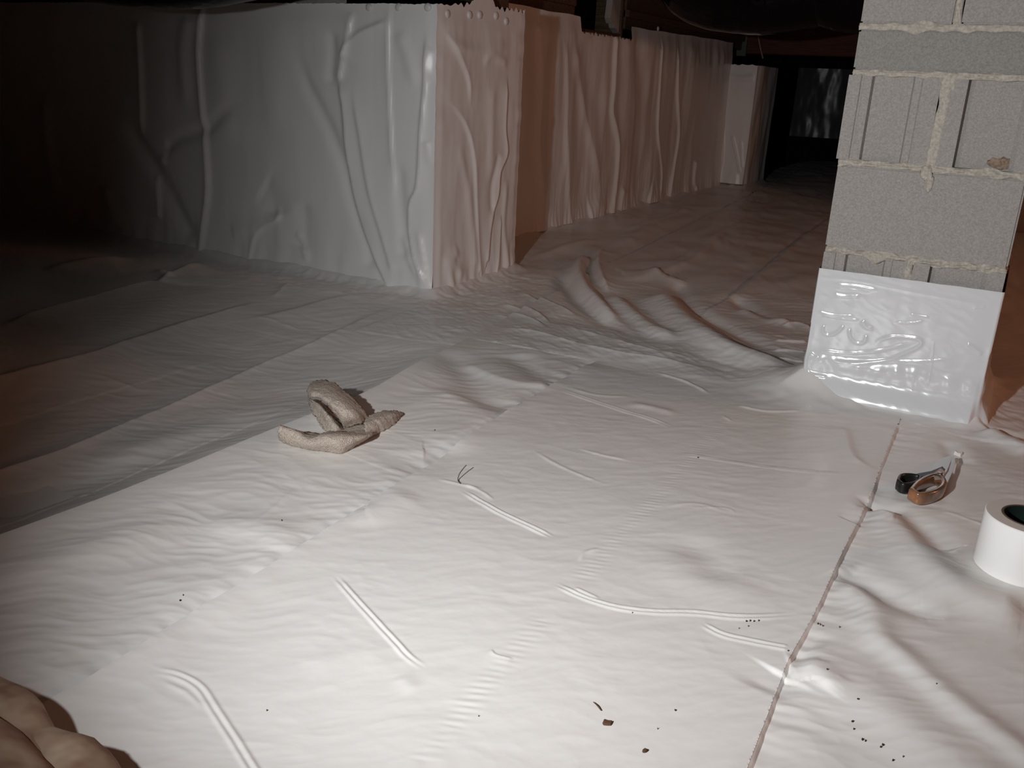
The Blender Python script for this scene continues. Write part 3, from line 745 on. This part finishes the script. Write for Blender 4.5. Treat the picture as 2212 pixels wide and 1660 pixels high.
# broken block edge at the vent's far side
bm = bmesh.new()
prof = [(4.72, 1.355), (4.715, 1.10), (4.705, 1.03), (4.73, 1.005), (4.755, 1.01), (4.775, .985), (4.80, .975), (4.828, .962), (4.828, 1.355)]
fr = [bm.verts.new((XR - .05, a, b)) for a, b in prof]; bk = [bm.verts.new((XR - .085, a, b)) for a, b in prof]
bm.faces.new(fr[::-1]); bm.faces.new(bk)
for i in range(len(prof)):
    k = (i + 1) % len(prof); bm.faces.new((fr[i], fr[k], bk[k], bk[i]))
bmesh.ops.recalc_face_normals(bm, faces=bm.faces[:])
me = bpy.data.meshes.new('mortar_edge'); bm.to_mesh(me); bm.free(); me.materials.append(M_block)
o = bpy.data.objects.new('mortar_edge', me); COL.objects.link(o); o.parent = vent

# ------------------------------------------------------------------ black ducts
def duct(name, path, rad, label, seed, strap_at=()):
    root = empty(name); tag(root, label, 'duct', 'black insulated ducts under the floor')
    P = catmull(path, 14); n = len(P); s = np.linspace(0, 1, n)
    r = np.interp(s, np.linspace(0, 1, len(rad)), rad)
    sides = 40
    V, F = sweep(P, r, sides); V = np.array(V).reshape(n, sides, 3)
    c = P[:, None, :]; t = np.arange(sides) / sides * 6.28318
    wob = 1 + .05 * noise2(np.repeat(s[:, None] * 9 + seed, sides, 1), np.repeat(np.cos(t)[None] * 2 + seed, n, 0)) + .02 * noise2(np.repeat(s[:, None] * 60, sides, 1), np.repeat(np.sin(t)[None] * 3, n, 0))
    V = c + (V - c) * wob[:, :, None]
    mesh_obj('duct_jacket', V.reshape(-1, 3), F, M_duct, root)
    for k in strap_at:
        i = int(k * (n - 1)); p = P[i]
        th = np.linspace(math.pi, 2 * math.pi, 24)
        loop = [(p[0], p[1] + math.cos(a) * (r[i] + .012), p[2] + math.sin(a) * (r[i] + .012)) for a in th]
        loop = [(p[0], p[1] - r[i] - .012, 1.30)] + loop + [(p[0], p[1] + r[i] + .012, 1.30)]
        V2, F2 = sweep(loop, .022, 8, squash=(1.0, .12), up=(1, 0, 0))
        V2 = [v for v in V2]
        mesh_obj('hanger_strap', V2, F2, M_dark_metal, root)
    return root
yd = 4.75
def dz(px, py): return on_plane(px, py, 1, yd)
a0, a1, a2, a3 = dz(1420, -40), dz(1600, 75), dz(1766, 30), dz(1890, 76)
R_ = .19
duct('flexible_duct', [(a0[0] + .03, yd, a0[2] + .24 + R_), (a0[0] + .05, yd, a0[2] + R_ + .02), (dz(1500, 48)[0], yd, dz(1500, 48)[2] + R_), (a1[0], yd, a1[2] + R_), (dz(1690, 70)[0], yd, dz(1690, 70)[2] + R_ - .002), (dz(1750, 60)[0], yd, dz(1750, 60)[2] + R_ - .006), (a2[0], yd, a2[2] + .155), (dz(1785, 58)[0], yd, dz(1785, 58)[2] + R_ - .006), (dz(1815, 68)[0], yd, dz(1815, 68)[2] + R_), (a3[0], yd, a3[2] + R_), (-.2, yd, 1.16), (.6, yd, 1.16)],
     [.16, .19, .19, .19, .19, .185, .15, .185, .19, .19, .18, .17], 'black shiny flexible duct sagging across the gap beside the block pier', 3.1, ())
ydl = 2.0
def dl(px, py): return on_plane(px, py, 1, ydl)
c0, c1, c2 = dl(60, -14), dl(360, 20), dl(640, -16)
duct('flexible_duct', [(c0[0] - 1.6, ydl, c0[2] + .26), (c0[0] - .5, ydl, c0[2] + .20), (c0[0], ydl, c0[2] + .175), (c1[0], ydl, c1[2] + .175), (c2[0], ydl, c2[2] + .185), (c2[0] + .3, ydl, c2[2] + .27), (c2[0] + .7, ydl - .1, c2[2] + .33)],
     [.16, .17, .175, .175, .17, .16, .15], 'black duct whose belly dips in at the top near the dark left wall', 8.7)

# ------------------------------------------------------------------ concrete block pier
pier = empty('concrete_block_pier')
tag(pier, 'grey concrete block pier with sandy mortar and glossy white plastic around its foot', 'pier')
def prism(name, prof, z0, z1, mat_, parent):
    n = len(prof)
    V = [(a, b, z0) for a, b in prof] + [(a, b, z1) for a, b in prof]
    F = [tuple(range(n))[::-1], tuple(range(n, 2 * n))] + [(i, (i + 1) % n, n + (i + 1) % n, n + i) for i in range(n)]
    return mesh_obj(name, V, F, mat_, parent, False)
def rough_box(name, lo, hi, mat_, parent, n=10, amp=.0012):
    """a block with slightly worn arrises"""
    o = box(name, lo, hi, mat_, parent, .004, 2)
    return o
MIDX = (PX0 + PX1) / 2; MIDY = (PY0 + PY1) / 2
def header(x0, x1, z0, z1, variant, mat_):
    w_ = x1 - x0
    A = [(0, 0), (.026, 0), (.028, .003), (.031, .003), (.033, .0015), (.049, .0015), (.053, .013), (.132, .013), (.136, .004), (.150, .004), (.153, 0), (w_, 0)]
    B = [(0, 0), (.004, 0), (.034, 0), (.037, .022), (.046, .015), (.140, .015), (.150, .006), (.158, .002), (.166, .002), (.170, 0), (.176, 0), (w_, 0)]
    P = A if variant == 0 else B
    front = [(x0 + a, PY0 + b) for a, b in P]; back = [(x0 + a, PY1 - b) for a, b in P][::-1]
    return prism('concrete_block', front + back, z0, z1, mat_, pier)
g = .006
def stretchers(z0, z1, mat_):
    rough_box('concrete_block', (PX0, PY0, z0), (PX1, MIDY - g, z1), mat_, pier)
    rough_box('concrete_block', (PX0, MIDY + g, z0), (PX1, PY1, z1), mat_, pier)
stretchers(-.045, .150, M_block)
header(PX0, MIDX - g, .162, .350, 0, M_block); header(MIDX + g, PX1, .162, .350, 1, M_block)
stretchers(.362, .549, M_block)
header(PX0 - .006, MIDX - g - .002, .562, .742, 0, M_block); header(MIDX + g + .004, PX1 + .004, .562, .742, 1, M_block)
stretchers(.754, .835, M_block_b)
for x0, x1 in ((PX0, MIDX - g), (MIDX + g + .002, PX1)):
    rough_box('concrete_block', (x0, PY0, .848), (x1, PY1, 1.03), M_block, pier)
stretchers(1.042, 1.23, M_block)
box('cap_board', (PX0, PY0, 1.242), (PX1, PY1, 1.359), M_wood, pier, .004)

def mortar_bed(z0, z1, seed, proud=.0, amp=.006, smear=.006):
    """a joint as a ring of mortar with an uneven, partly smeared face"""
    nu, nv = 240, 12
    per = []
    ins = -proud
    x0, x1, y0, y1 = PX0 + ins, PX1 - ins, PY0 + ins, PY1 - ins
    for a, b, n_, k in (((x0, y0), (x1, y0), (0, -1), 120), ((x1, y0), (x1, y1), (1, 0), 40), ((x1, y1), (x0, y1), (0, 1), 40), ((x0, y1), (x0, y0), (-1, 0), 40)):
        for t in np.linspace(0, 1, k, endpoint=False):
            per.append((a[0] + (b[0] - a[0]) * t, a[1] + (b[1] - a[1]) * t, n_[0], n_[1]))
    per = np.array(per); n = len(per); s = np.arange(n) * .0032
    V = []
    lo = z0 - smear * np.clip(noise2(s * 22 + seed, s * 0 + seed) * 2.2 + .2, 0, 1.5); hi = z1 + smear * np.clip(noise2(s * 19 + seed, s * 0 + 9) * 2.0 + .1, 0, 1.3)
    for i in range(n):
        for j in range(nv):
            t = j / (nv - 1); z = lo[i] + (hi[i] - lo[i]) * t
            e = math.sin(math.pi * t) ** .5
            d = (amp * float(noise2(np.array([s[i] * 55 + seed]), np.array([z * 180.]))[0]) + .0035) * e - .002
            V.append((per[i, 0] + per[i, 2] * d, per[i, 1] + per[i, 3] * d, z))
    F = []
    for i in range(n):
        k = (i + 1) % n
        for j in range(nv - 1): F.append((i * nv + j, k * nv + j, k * nv + j + 1, i * nv + j + 1))
    return mesh_obj('mortar_joint', V, F, M_mortar, pier)
mortar_bed(.835, .848, 2.0, .001, .003, .008)
mortar_bed(.742, .754, 5.0, -.001, .006, .006)
mortar_bed(.549, .562, 7.7, .000, .008, .008)
mortar_bed(.350, .362, 11.0, -.002, .010, .012)
mortar_bed(.150, .162, 13.0, -.001, .006, .004)
mortar_bed(1.030, 1.042, 15.0, .0, .003, .006)
mortar_bed(1.230, 1.242, 17.0, .0, .003, .003)
def mortar_head(xm, z0, z1, wid, seed, lean=0.0):
    nu, nv = 14, 50
    V = []
    for j in range(nv):
        z = z0 + (z1 - z0) * j / (nv - 1)
        ww = wid * (1 + .5 * float(noise2(np.array([z * 28 + seed]), np.array([seed]))[0]))
        cx_ = xm + lean * (z - z0) + .004 * float(noise2(np.array([z * 17 + seed]), np.array([seed + 4.]))[0])
        for i in range(nu):
            t = i / (nu - 1) * 2 - 1
            d = .004 * (1 - t ** 4) - .003 + .004 * float(noise2(np.array([t * 2 + seed]), np.array([z * 60.]))[0]) * (1 - t * t)
            V.append((cx_ + t * ww, PY0 - d, z))
    return mesh_obj('mortar_joint', V, grid_faces(nu and nv, nu), M_mortar, pier)
mortar_head(MIDX - .001, .842, 1.035, .0075, 1.5)
mortar_head(MIDX + .002, .548, .752, .0135, 4.5, .02)
mortar_head(MIDX - .002, .300, .356, .010, 6.5)
# a brown stain of mortar dribble and a lump at the joint's foot
lump('mortar_crumb', (MIDX - .003, PY0 - .001, .546), (.012, .004, .016), M_mortar, pier, 3.0, .5)
lump('mortar_crumb', (MIDX + .007, PY0 - .001, .525), (.006, .003, .020), M_mortar, pier, 9.0, .5)
M_stain = add_noise(mat('brown_stained_mortar', (0.27, 0.20, 0.14), 0.95, 0.2), 150, 0.6, 0.002, (0.20, 0.14, 0.10), (0.34, 0.26, 0.19))
lump('mortar_crumb', (PX1 - .055, PY0 + .0155, .577), (.024, .0022, .014), M_stain, pier, 5.0, .6)

WRAP = [
    ([(1765, 598), (1850, 606), (1960, 628), (2110, 655)], .004, .0016, 'ridge', (.1, .1)),
    ([(1800, 614), (1850, 618), (1900, 628)], .004, .0040, 'ridge', (.2, .2)),
    ([(1802, 621), (1850, 627), (1885, 631)], .003, .0030, 'ridge', (.2, .2)),
    ([(1798, 634), (1820, 640), (1862, 640)], .006, .0045, 'ridge', (.2, .2)),
    ([(1768, 672), (1800, 680), (1850, 682)], .003, .0040, 'ridge', (.1, .2)),
    ([(1775, 680), (1820, 688), (1862, 692)], .003, .0035, 'ridge', (.1, .2)),
    ([(1862, 692), (1872, 706), (1890, 712)], .006, .0050, 'ridge', (.1, .3)),
    ([(1964, 678), (1985, 682), (2010, 686)], .003, .0035, 'ridge', (.2, .2)),
    ([(1930, 696), (1970, 697), (2000, 692)], .003, .0030, 'ridge', (.2, .2)),
    ([(2102, 662), (2115, 664), (2130, 663)], .003, .0030, 'ridge', (.2, .2)),
    ([(1782, 700), (1778, 715), (1790, 724), (1808, 718), (1825, 702)], .004, .0055, 'ridge', (.1, .1)),
    ([(1835, 708), (1838, 728), (1852, 741), (1868, 738), (1872, 722)], .004, .0055, 'ridge', (.1, .1)),
    ([(1888, 741), (1910, 731), (1935, 727), (1975, 730), (1990, 736), (1985, 748), (1950, 765), (1915, 778), (1840, 783), (1780, 775)], .005, .0060, 'ridge', (.1, .2)),
    ([(1768, 756), (1820, 762), (1880, 760), (1930, 750), (1975, 738)], .005, .0050, 'ridge', (.1, .2)),
    ([(1925, 775), (1945, 780), (2010, 779), (2060, 774)], .004, .0040, 'ridge', (.1, .3)),
    ([(2088, 742), (2105, 752), (2122, 766)], .005, .0050, 'ridge', (.1, .1)),
    ([(1752, 762), (1762, 770), (1768, 772)], .004, .0040, 'ridge', (.1, .1)),
    ([(1752, 760), (1746, 790), (1755, 806), (1790, 812)], .004, .004, 'ridge', (.1, .1)),
    ([(2018, 735), (2014, 780), (2005, 835)], .002, .0018, 'ridge', (.1, .1)),
    ([(1975, 815), (1972, 842)], .002, .0015, 'ridge', (.1, .1)),
]
def build_wrap():
    per = []; off = .003
    x0, x1, y0, y1 = PX0 - off, PX1 + off, PY0 - off, PY1 + off
    for a, b, n_, k, side in (((x0, y0), (x1, y0), (0, -1), 360, 0), ((x1, y0), (x1, y1), (1, 0), 120, 1), ((x1, y1), (x0, y1), (0, 1), 120, 2), ((x0, y1), (x0, y0), (-1, 0), 120, 3)):
        for t in np.linspace(0, 1, k, endpoint=False):
            per.append((a[0] + (b[0] - a[0]) * t, a[1] + (b[1] - a[1]) * t, n_[0], n_[1], side, t))
    per = np.array(per); n = len(per)
    def make(name, zb, zt, nv, base, flare, seed, label, strokes=True, zfun=None):
        vs = np.linspace(0, 1, nv)
        Pi, Vv = np.meshgrid(np.arange(n), vs, indexing='ij')
        p = per[Pi.ravel()]; s = (Pi.ravel() * .003)
        top = zt + .001 * noise2(s * 9 + seed, s * 0)
        bot = zb(s, p) if callable(zb) else zb
        z = bot + (top - bot) * Vv.ravel()
        d = base + .0006 * fbm(s * 8 + seed, z * 12, 2) + .0003 * crease(s * 7 + seed, z * 45 + s * 5, 1)
        low = smooth(.22, .18, z) * smooth(.05, .10, z)
        d += low * .0012 * fbm(s * 9 + 3, z * 16, 1)
        d += flare * smooth(.085, .0, z) ** 1.2
        # sagging pocket just above the foot: mirrors the lamp
        d += .006 * np.exp(-((z - .088) / .020) ** 2) * (1 + .7 * noise2(s * 13, z * 30))
        if strokes:
            fr = p[:, 4] == 0
            dd = d[fr]; xx = p[fr, 0]; zz = z[fr]
            for q, w_, h_, k, tp in WRAP:
                stroke(xx, zz, dd, strokes_uv(q, 1, PY0, 0), w_ * .8, h_ * .32, k, tp)
            d[fr] = dd
        # tidy at the arrises
        e = np.minimum(p[:, 5], 1 - p[:, 5]) * .38
        d = np.where(e < .012, base + (d - base) * (.3 + .7 * smooth(0, .012, e)), d)
        # mitre: move corner verts out along both normals
        V = np.stack([p[:, 0] + p[:, 2] * d, p[:, 1] + p[:, 3] * d, z], 1)
        i = np.arange(n * nv).reshape(n, nv); nx = np.roll(i, -1, axis=0)
        F = np.stack([i[:, :-1].ravel(), nx[:, :-1].ravel(), nx[:, 1:].ravel(), i[:, 1:].ravel()], 1)
        o = mesh_obj(name, V, F, M_tape_wrap, pier); o['label'] = label
        return o
    make('plastic_wrap', -.02, .19, 110, .001, .028, 1.0, 'rippled glossy plastic film at the pier foot')
    make('seam_tape', lambda s, p: .178 - .02 * np.where(p[:, 4] == 0, p[:, 5], 0) + .004 * noise2(s * 12, s * 0), .311, 70, .0025, 0, 4.0, 'glossy white tape band around the pier')
build_wrap()

# ------------------------------------------------------------------ tape roll
def ring(name, c, r_in, r_out, z0, z1, mat_, parent, seg=64, bev=.0012):
    prof = [(r_in, z0), (r_out - bev, z0), (r_out, z0 + bev), (r_out, z1 - bev), (r_out - bev, z1), (r_in, z1)]
    n = len(prof); V = []; F = []
    for k in range(seg):
        t = 2 * math.pi * k / seg
        for r, z in prof: V.append((c[0] + r * math.cos(t), c[1] + r * math.sin(t), z))
    for k in range(seg):
        q = (k + 1) % seg
        for j in range(n):
            j2 = (j + 1) % n; F.append((k * n + j, q * n + j, q * n + j2, k * n + j2))
    o = mesh_obj(name, V, F, mat_, parent); 
    es = o.modifiers.new('edge', 'EDGE_SPLIT'); es.split_angle = math.radians(35)
    return o
tc = G(2229, 1120, .09); tz = floor_z(*tc) + .001
roll = empty('tape_roll'); tag(roll, 'fat roll of white seam tape standing on end, cut by the frame edge', 'tape roll')
ring('tape', tc, .0425, .0655, tz, tz + .090, M_roll, roll)
ring('wound_edge', tc, .0430, .0645, tz + .0895, tz + .0906, M_roll_side, roll, bev=.0003)
ring('core', tc, .0385, .0425, tz + .001, tz + .0905, M_core, roll, bev=.0006)
ring('core_rim', tc, .0395, .0430, tz + .0885, tz + .0912, M_core_rim, roll, bev=.0006)

# ------------------------------------------------------------------ scissors
sc = empty('scissors'); tag(sc, 'open scissors with black and brown-orange handle loops lying before the tape roll', 'scissors')
sb = floor_z(-.045, 1.78) + .001
def loop_handle(pts, r, zc, hgt, mat_, name):
    P = [np.array([*G(px, py, zc), zc]) for px, py in pts]
    Q = catmull(P + [P[0]], 8)[:-1]
    # closed sweep
    n = len(Q); sides = 12; V = []; F = []
    for i in range(n):
        T = Q[(i + 1) % n] - Q[i - 1]; T /= np.linalg.norm(T); a = np.cross(T, (0, 0, 1)); a /= np.linalg.norm(a)
        for k in range(sides):
            t = 2 * math.pi * k / sides
            V.append(Q[i] + a * r * math.copysign(abs(math.cos(t)) ** .6, math.cos(t)) + np.array([0, 0, hgt / 2]) * math.copysign(abs(math.sin(t)) ** .5, math.sin(t)))
    for i in range(n):
        q = (i + 1) % n
        for k in range(sides):
            m_ = (k + 1) % sides; F.append((i * sides + k, q * sides + k, q * sides + m_, i * sides + m_))
    return mesh_obj(name, V, F, mat_, sc)
zc = sb + .013
h1 = loop_handle([(1939, 1047), (1945, 1036), (1962, 1034), (1984, 1038), (1984, 1046), (1970, 1053), (1950, 1055)], .0035, zc, .022, M_handle, 'handle_loop')
h1['label'] = 'black plastic handle loop'
h2 = loop_handle([(1968, 1068), (1982, 1052), (2003, 1040), (2022, 1036), (2036, 1046), (2034, 1060), (2014, 1072), (1985, 1077)], .0055, zc, .024, M_amber, 'handle_loop')
h2['label'] = 'brown-orange plastic handle loop'
def flat_piece(name, pts, z0, z1, mat_, lift=None):
    P = [G(px, py, z0) for px, py in pts]; n = len(P)
    lf = lift or [0] * n
    V = [(p[0], p[1], z0 + lf[i]) for i, p in enumerate(P)] + [(p[0], p[1], z1 + lf[i]) for i, p in enumerate(P)]
    F = [tuple(range(n))[::-1], tuple(range(n, 2 * n))] + [(i, (i + 1) % n, n + (i + 1) % n, n + i) for i in range(n)]
    return mesh_obj(name, V, F, mat_, sc, False)
flat_piece('shank', [(1982, 1040), (2020, 1034), (2040, 1022), (2034, 1016), (2010, 1026), (1978, 1032)], zc - .004, zc + .004, M_handle)
flat_piece('shank', [(2018, 1044), (2036, 1042), (2042, 1026), (2030, 1018), (2014, 1030)], zc + .004, zc + .010, M_amber)
flat_piece('blade', [(2010, 1028), (2017, 1008), (2032, 995), (2050, 988), (2056, 990), (2052, 1002), (2046, 1018), (2040, 1030), (2026, 1034)], zc - .001, zc + .002, M_steel)
flat_piece('blade', [(2038, 1036), (2048, 1022), (2054, 1003), (2055, 988), (2061, 990), (2063, 1003), (2058, 1020), (2046, 1046)], zc + .003, zc + .006, M_steel)
pc = G3(2031, 1026, zc + .009)
V, F = sweep([pc, pc + [0, 0, .003], pc + [0, 0, .0045]], [.006, .006, .003], 14, up=(1, 0, 0))
mesh_obj('pivot_screw', V, F, M_steel, sc)

# ------------------------------------------------------------------ rag
def patch(rows, n=7):
    A = np.array([[G3(*p) if len(p) == 3 else p for p in r] for r in rows])
    B = np.array([catmull(r, n) for r in A])
    C = np.array([catmull(B[:, j], n) for j in range(B.shape[1])])
    return C                                     # (cols, rows, 3)
RAG = [
    # front band, left to right: foot, belly, upper hem, back
    [[(606, 966, .004), (602, 950, .028), (604, 930, .046), (612, 936, .020)],
     [(616, 974, .003), (628, 957, .028), (638, 940, .040), (645, 944, .012)],
     [(660, 982, .003), (666, 968, .024), (672, 954, .030), (678, 950, .006)],
     [(700, 986, .003), (702, 966, .030), (706, 948, .040), (712, 944, .016)],
     [(735, 989, .003), (746, 968, .027), (756, 950, .036), (764, 944, .020)],
     [(764, 974, .003), (778, 962, .020), (792, 951, .028), (798, 946, .014)],
     [(792, 957, .003), (800, 950, .010), (808, 943, .018), (812, 938, .010)]],
    # standing tongue, foot to tip: far hem, crown, near hem
    [[(797, 914, .020), (780, 922, .026), (762, 928, .022), (748, 934, .012)],
     [(786, 897, .040), (768, 905, .050), (750, 914, .046), (738, 920, .034)],
     [(768, 875, .054), (750, 884, .066), (732, 893, .064), (722, 897, .054)],
     [(744, 853, .062), (728, 862, .074), (712, 875, .072), (706, 880, .064)],
     [(714, 834, .062), (702, 845, .074), (694, 860, .074), (692, 868, .066)],
     [(688, 831, .054), (678, 842, .066), (674, 856, .068), (675, 865, .064)],
     [(670, 838, .040), (666, 848, .048), (666, 858, .052), (668, 866, .052)]],
    # the tongue folded back under itself
    [[(667, 866, .030), (668, 869, .034), (671, 872, .040), (676, 874, .038), (684, 872, .010)],
     [(669, 880, .026), (679, 883, .034), (688, 885, .042), (695, 887, .038), (704, 884, .006)],
     [(674, 897, .018), (689, 900, .028), (702, 903, .037), (711, 905, .033), (721, 901, .004)],
     [(684, 917, .010), (699, 919, .020), (716, 922, .028), (727, 923, .024), (737, 919, .003)],
     [(694, 938, .004), (710, 940, .012), (727, 941, .016), (739, 940, .012), (750, 936, .003)]],
    # tail to the side
    [[(790, 912, .022), (788, 926, .030), (790, 942, .022), (796, 956, .004)],
     [(812, 902, .026), (812, 915, .032), (814, 930, .022), (820, 944, .003)],
     [(838, 896, .022), (836, 908, .028), (836, 921, .018), (842, 933, .003)],
     [(858, 897, .016), (856, 904, .020), (854, 911, .013), (856, 920, .003)],
     [(869, 902, .007), (868, 904, .009), (866, 907, .007), (866, 911, .003)]],
    # pale lining in the middle
    [[(700, 944, .020), (706, 950, .030), (712, 956, .032)],
     [(735, 940, .014), (742, 948, .024), (750, 956, .028)],
     [(765, 930, .016), (774, 940, .022), (782, 952, .024)],
     [(795, 922, .016), (800, 932, .018), (808, 944, .012)]],
]
def build_rag():
    V = []; F = []; base = 0
    for k, rows in enumerate(RAG):
        C = patch(rows, 9); a, b = C.shape[:2]
        P = C.reshape(-1, 3).copy()
        # woven, worn surface and ragged outline
        N = np.cross(np.gradient(C, axis=0), np.gradient(C, axis=1)).reshape(-1, 3); N /= np.linalg.norm(N, axis=1)[:, None] + 1e-9
        t = .0022 * fbm(P[:, 0] * 110 + k * 7, P[:, 1] * 110 + P[:, 2] * 60, 3) + .0024 * noise2(P[:, 0] * 38 + k, P[:, 1] * 38 + P[:, 2] * 30)
        P += N * t[:, None]
        rag_edge = np.zeros((a, b), bool); rag_edge[0] = rag_edge[-1] = True; rag_edge[:, 0] = rag_edge[:, -1] = True
        e = rag_edge.ravel()
        P[e] += rng.normal(0, .0010, (e.sum(), 3))
        P[:, 2] = np.maximum(P[:, 2], .003)
        f = grid_faces(a, b) + base
        V.append(P); F.append(f); base += len(P)
    V = np.vstack(V); F = np.vstack(F)
    zz = floor_relief(V[:, 0].copy(), V[:, 1].copy())
    lift = float(np.median(zz))
    V[:, 2] = np.maximum(V[:, 2] + lift * .6, zz + .002)
    o = mesh_obj('cleaning_rag', V, F, M_rag)
    sd = o.modifiers.new('thick', 'SOLIDIFY'); sd.thickness = .0032; sd.offset = 0
    tag(o, 'crumpled beige terry cloth rag lying across the sheet seam', 'rag')
build_rag()

# ------------------------------------------------------------------ bundle at the near corner
def soft_roll(name, path, rad, parent, seed):
    P = catmull(path, 10); n = len(P); s = np.linspace(0, 1, n); r = np.interp(s, np.linspace(0, 1, len(rad)), rad); sides = 36
    V, F = sweep(P, r, sides); V = np.array(V).reshape(n, sides, 3); t = np.arange(sides) / sides * 2 * np.pi
    wob = 1 + .16 * noise2(np.repeat(s[:, None] * 4 + seed, sides, 1), np.repeat(np.cos(t)[None] * 1.4 + seed, n, 0)) + .05 * crease(np.repeat(s[:, None] * 6 + seed, sides, 1), np.repeat(np.sin(t)[None] * 2.5, n, 0), 1)
    c = P[:, None]; V = c + (V - c) * wob[:, :, None]
    V = V.reshape(-1, 3); V[:, 2] = np.maximum(V[:, 2], .002)
    return mesh_obj(name, V, F, M_bundle, parent)
bun = empty('cloth_bundle'); tag(bun, 'beige cotton cloth bundle with soft folds poking in at the lower corner', 'cloth')
soft_roll('fold', [G3(-260, 1510, .035), G3(-120, 1518, .04), (G3(-22, 1548, .04)), G3(26, 1595, .04), G3(50, 1685, .035), G3(40, 1800, .03)], [.030, .036, .037, .036, .034, .025], bun, 2.2)
soft_roll('fold', [G3(30, 1632, .03), G3(88, 1644, .035), G3(142, 1668, .036), G3(182, 1718, .034), G3(194, 1830, .03)], [.022, .031, .035, .035, .028], bun, 6.1)
soft_roll('fold', [G3(-300, 1630, .05), G3(-120, 1655, .05), G3(30, 1765, .045), G3(90, 1850, .04)], [.045, .055, .045, .04], bun, 9.4)

# ------------------------------------------------------------------ small litter on the sheets
def flake(name, px, py, w_, d_, rot, mat_, label, cat, seed, group=None, h=.0025):
    c = G(px, py); z = floor_z(*c); rs = np.random.default_rng(seed); n = 9
    t = np.linspace(0, 2 * np.pi, n, endpoint=False); r = 1 + rs.uniform(-.35, .3, n)
    ca, sa = math.cos(rot), math.sin(rot); V = []
    for zz, k in ((.0005, 1.0), (h, .85)):
        for i in range(n):
            a = r[i] * w_ * k * math.cos(t[i]); b = r[i] * d_ * k * math.sin(t[i])
            V.append((c[0] + a * ca - b * sa, c[1] + a * sa + b * ca, z + zz + (h * .6 * rs.random() if zz > .001 else 0)))
    F = [tuple(range(n))[::-1], tuple(range(n, 2 * n))] + [(i, (i + 1) % n, n + (i + 1) % n, n + i) for i in range(n)]
    return tag(mesh_obj(name, V, F, mat_, None, False), label, cat, group)
flake('leaf_scrap', 1311, 1566, .0062, .0042, .3, M_leaf, 'brown dry leaf scrap on the bright sheet near the bottom', 'leaf scrap', 1)
flake('leaf_scrap', 1393, 1626, .0032, .0028, .9, M_leaf, 'small brown chip nearer the bottom than the leaf scrap', 'leaf scrap', 2)
flake('plastic_scrap', 2070, 982, .012, .008, -.6, M_film, 'tiny pale plastic offcut beyond the scissor tips', 'scrap', 3, h=.006)
def wire(name, pts, r, mat_, label, cat):
    P = []
    for px, py, z in pts:
        c = G(px, py, z); P.append((c[0], c[1], z + floor_z(*c) * .9 + .001))
    V, F = sweep(catmull(P, 6), r, 6, up=(.3, .2, 1)); return tag(mesh_obj(name, V, F, mat_), label, cat)
wire('twig', [(994, 1051, .001), (989, 1042, .002), (992, 1030, .010), (1000, 1018, .016), (1007, 1010, .020)], .0009, M_twig, 'thin bent twig standing up from a crease in the widest sheet', 'twig')
wire('fibre', [(1282, 1520, .001), (1289, 1527, .003), (1298, 1538, .001)], .0006, M_twig, 'short dark fibre above the brown leaf scrap', 'fibre')
crumbs = [(1850, 1528, .0018), (1840, 1567, .0022), (1862, 1603, .0024), (1868, 1606, .0018), (1905, 1617, .0022), (1901, 1621, .0015), (1928, 1648, .0020), (1949, 1643, .0012), (1782, 1473, .0016), (1843, 1583, .0014),
          (1766, 1354, .0020), (1771, 1356, .0018), (1776, 1359, .0014), (1812, 1363, .0012), (1612, 1346, .0018), (1620, 1345, .0020), (1628, 1346, .0018), (1638, 1345, .0016), (1616, 1357, .001), (1596, 1361, .001),
          (390, 1301, .0022), (396, 1291, .0012), (609, 1136, .0016), (1034, 1551, .0010), (577, 1539, .0011), (1420, 1578, .0012), (1458, 1538, .0016), (1701, 1416, .0014), (1508, 991, .0022), (939, 939, .0018), (2018, 1498, .0010), (1366, 1325, .001)]
where = lambda x, y: ('dark dirt crumb scattered on the rumpled sheet nearest the viewer' if x > 1720 and y > 1450 else
                      'dark dirt crumb sprinkled where the crease meets the seam' if x > 1580 and y > 1330 else
                      'tiny dark speck on the smooth sheets around the rag and creases')
for i, (px, py, s_) in enumerate(crumbs):
    lb = where(px, py)
    flake('dirt_crumb', px, py, s_ * .6, s_ * .4, i * .7, M_dirt, lb, 'dirt crumb', 40 + i, lb.replace('dark dirt crumb', 'crumbs').replace('tiny dark speck', 'specks'), .0018)
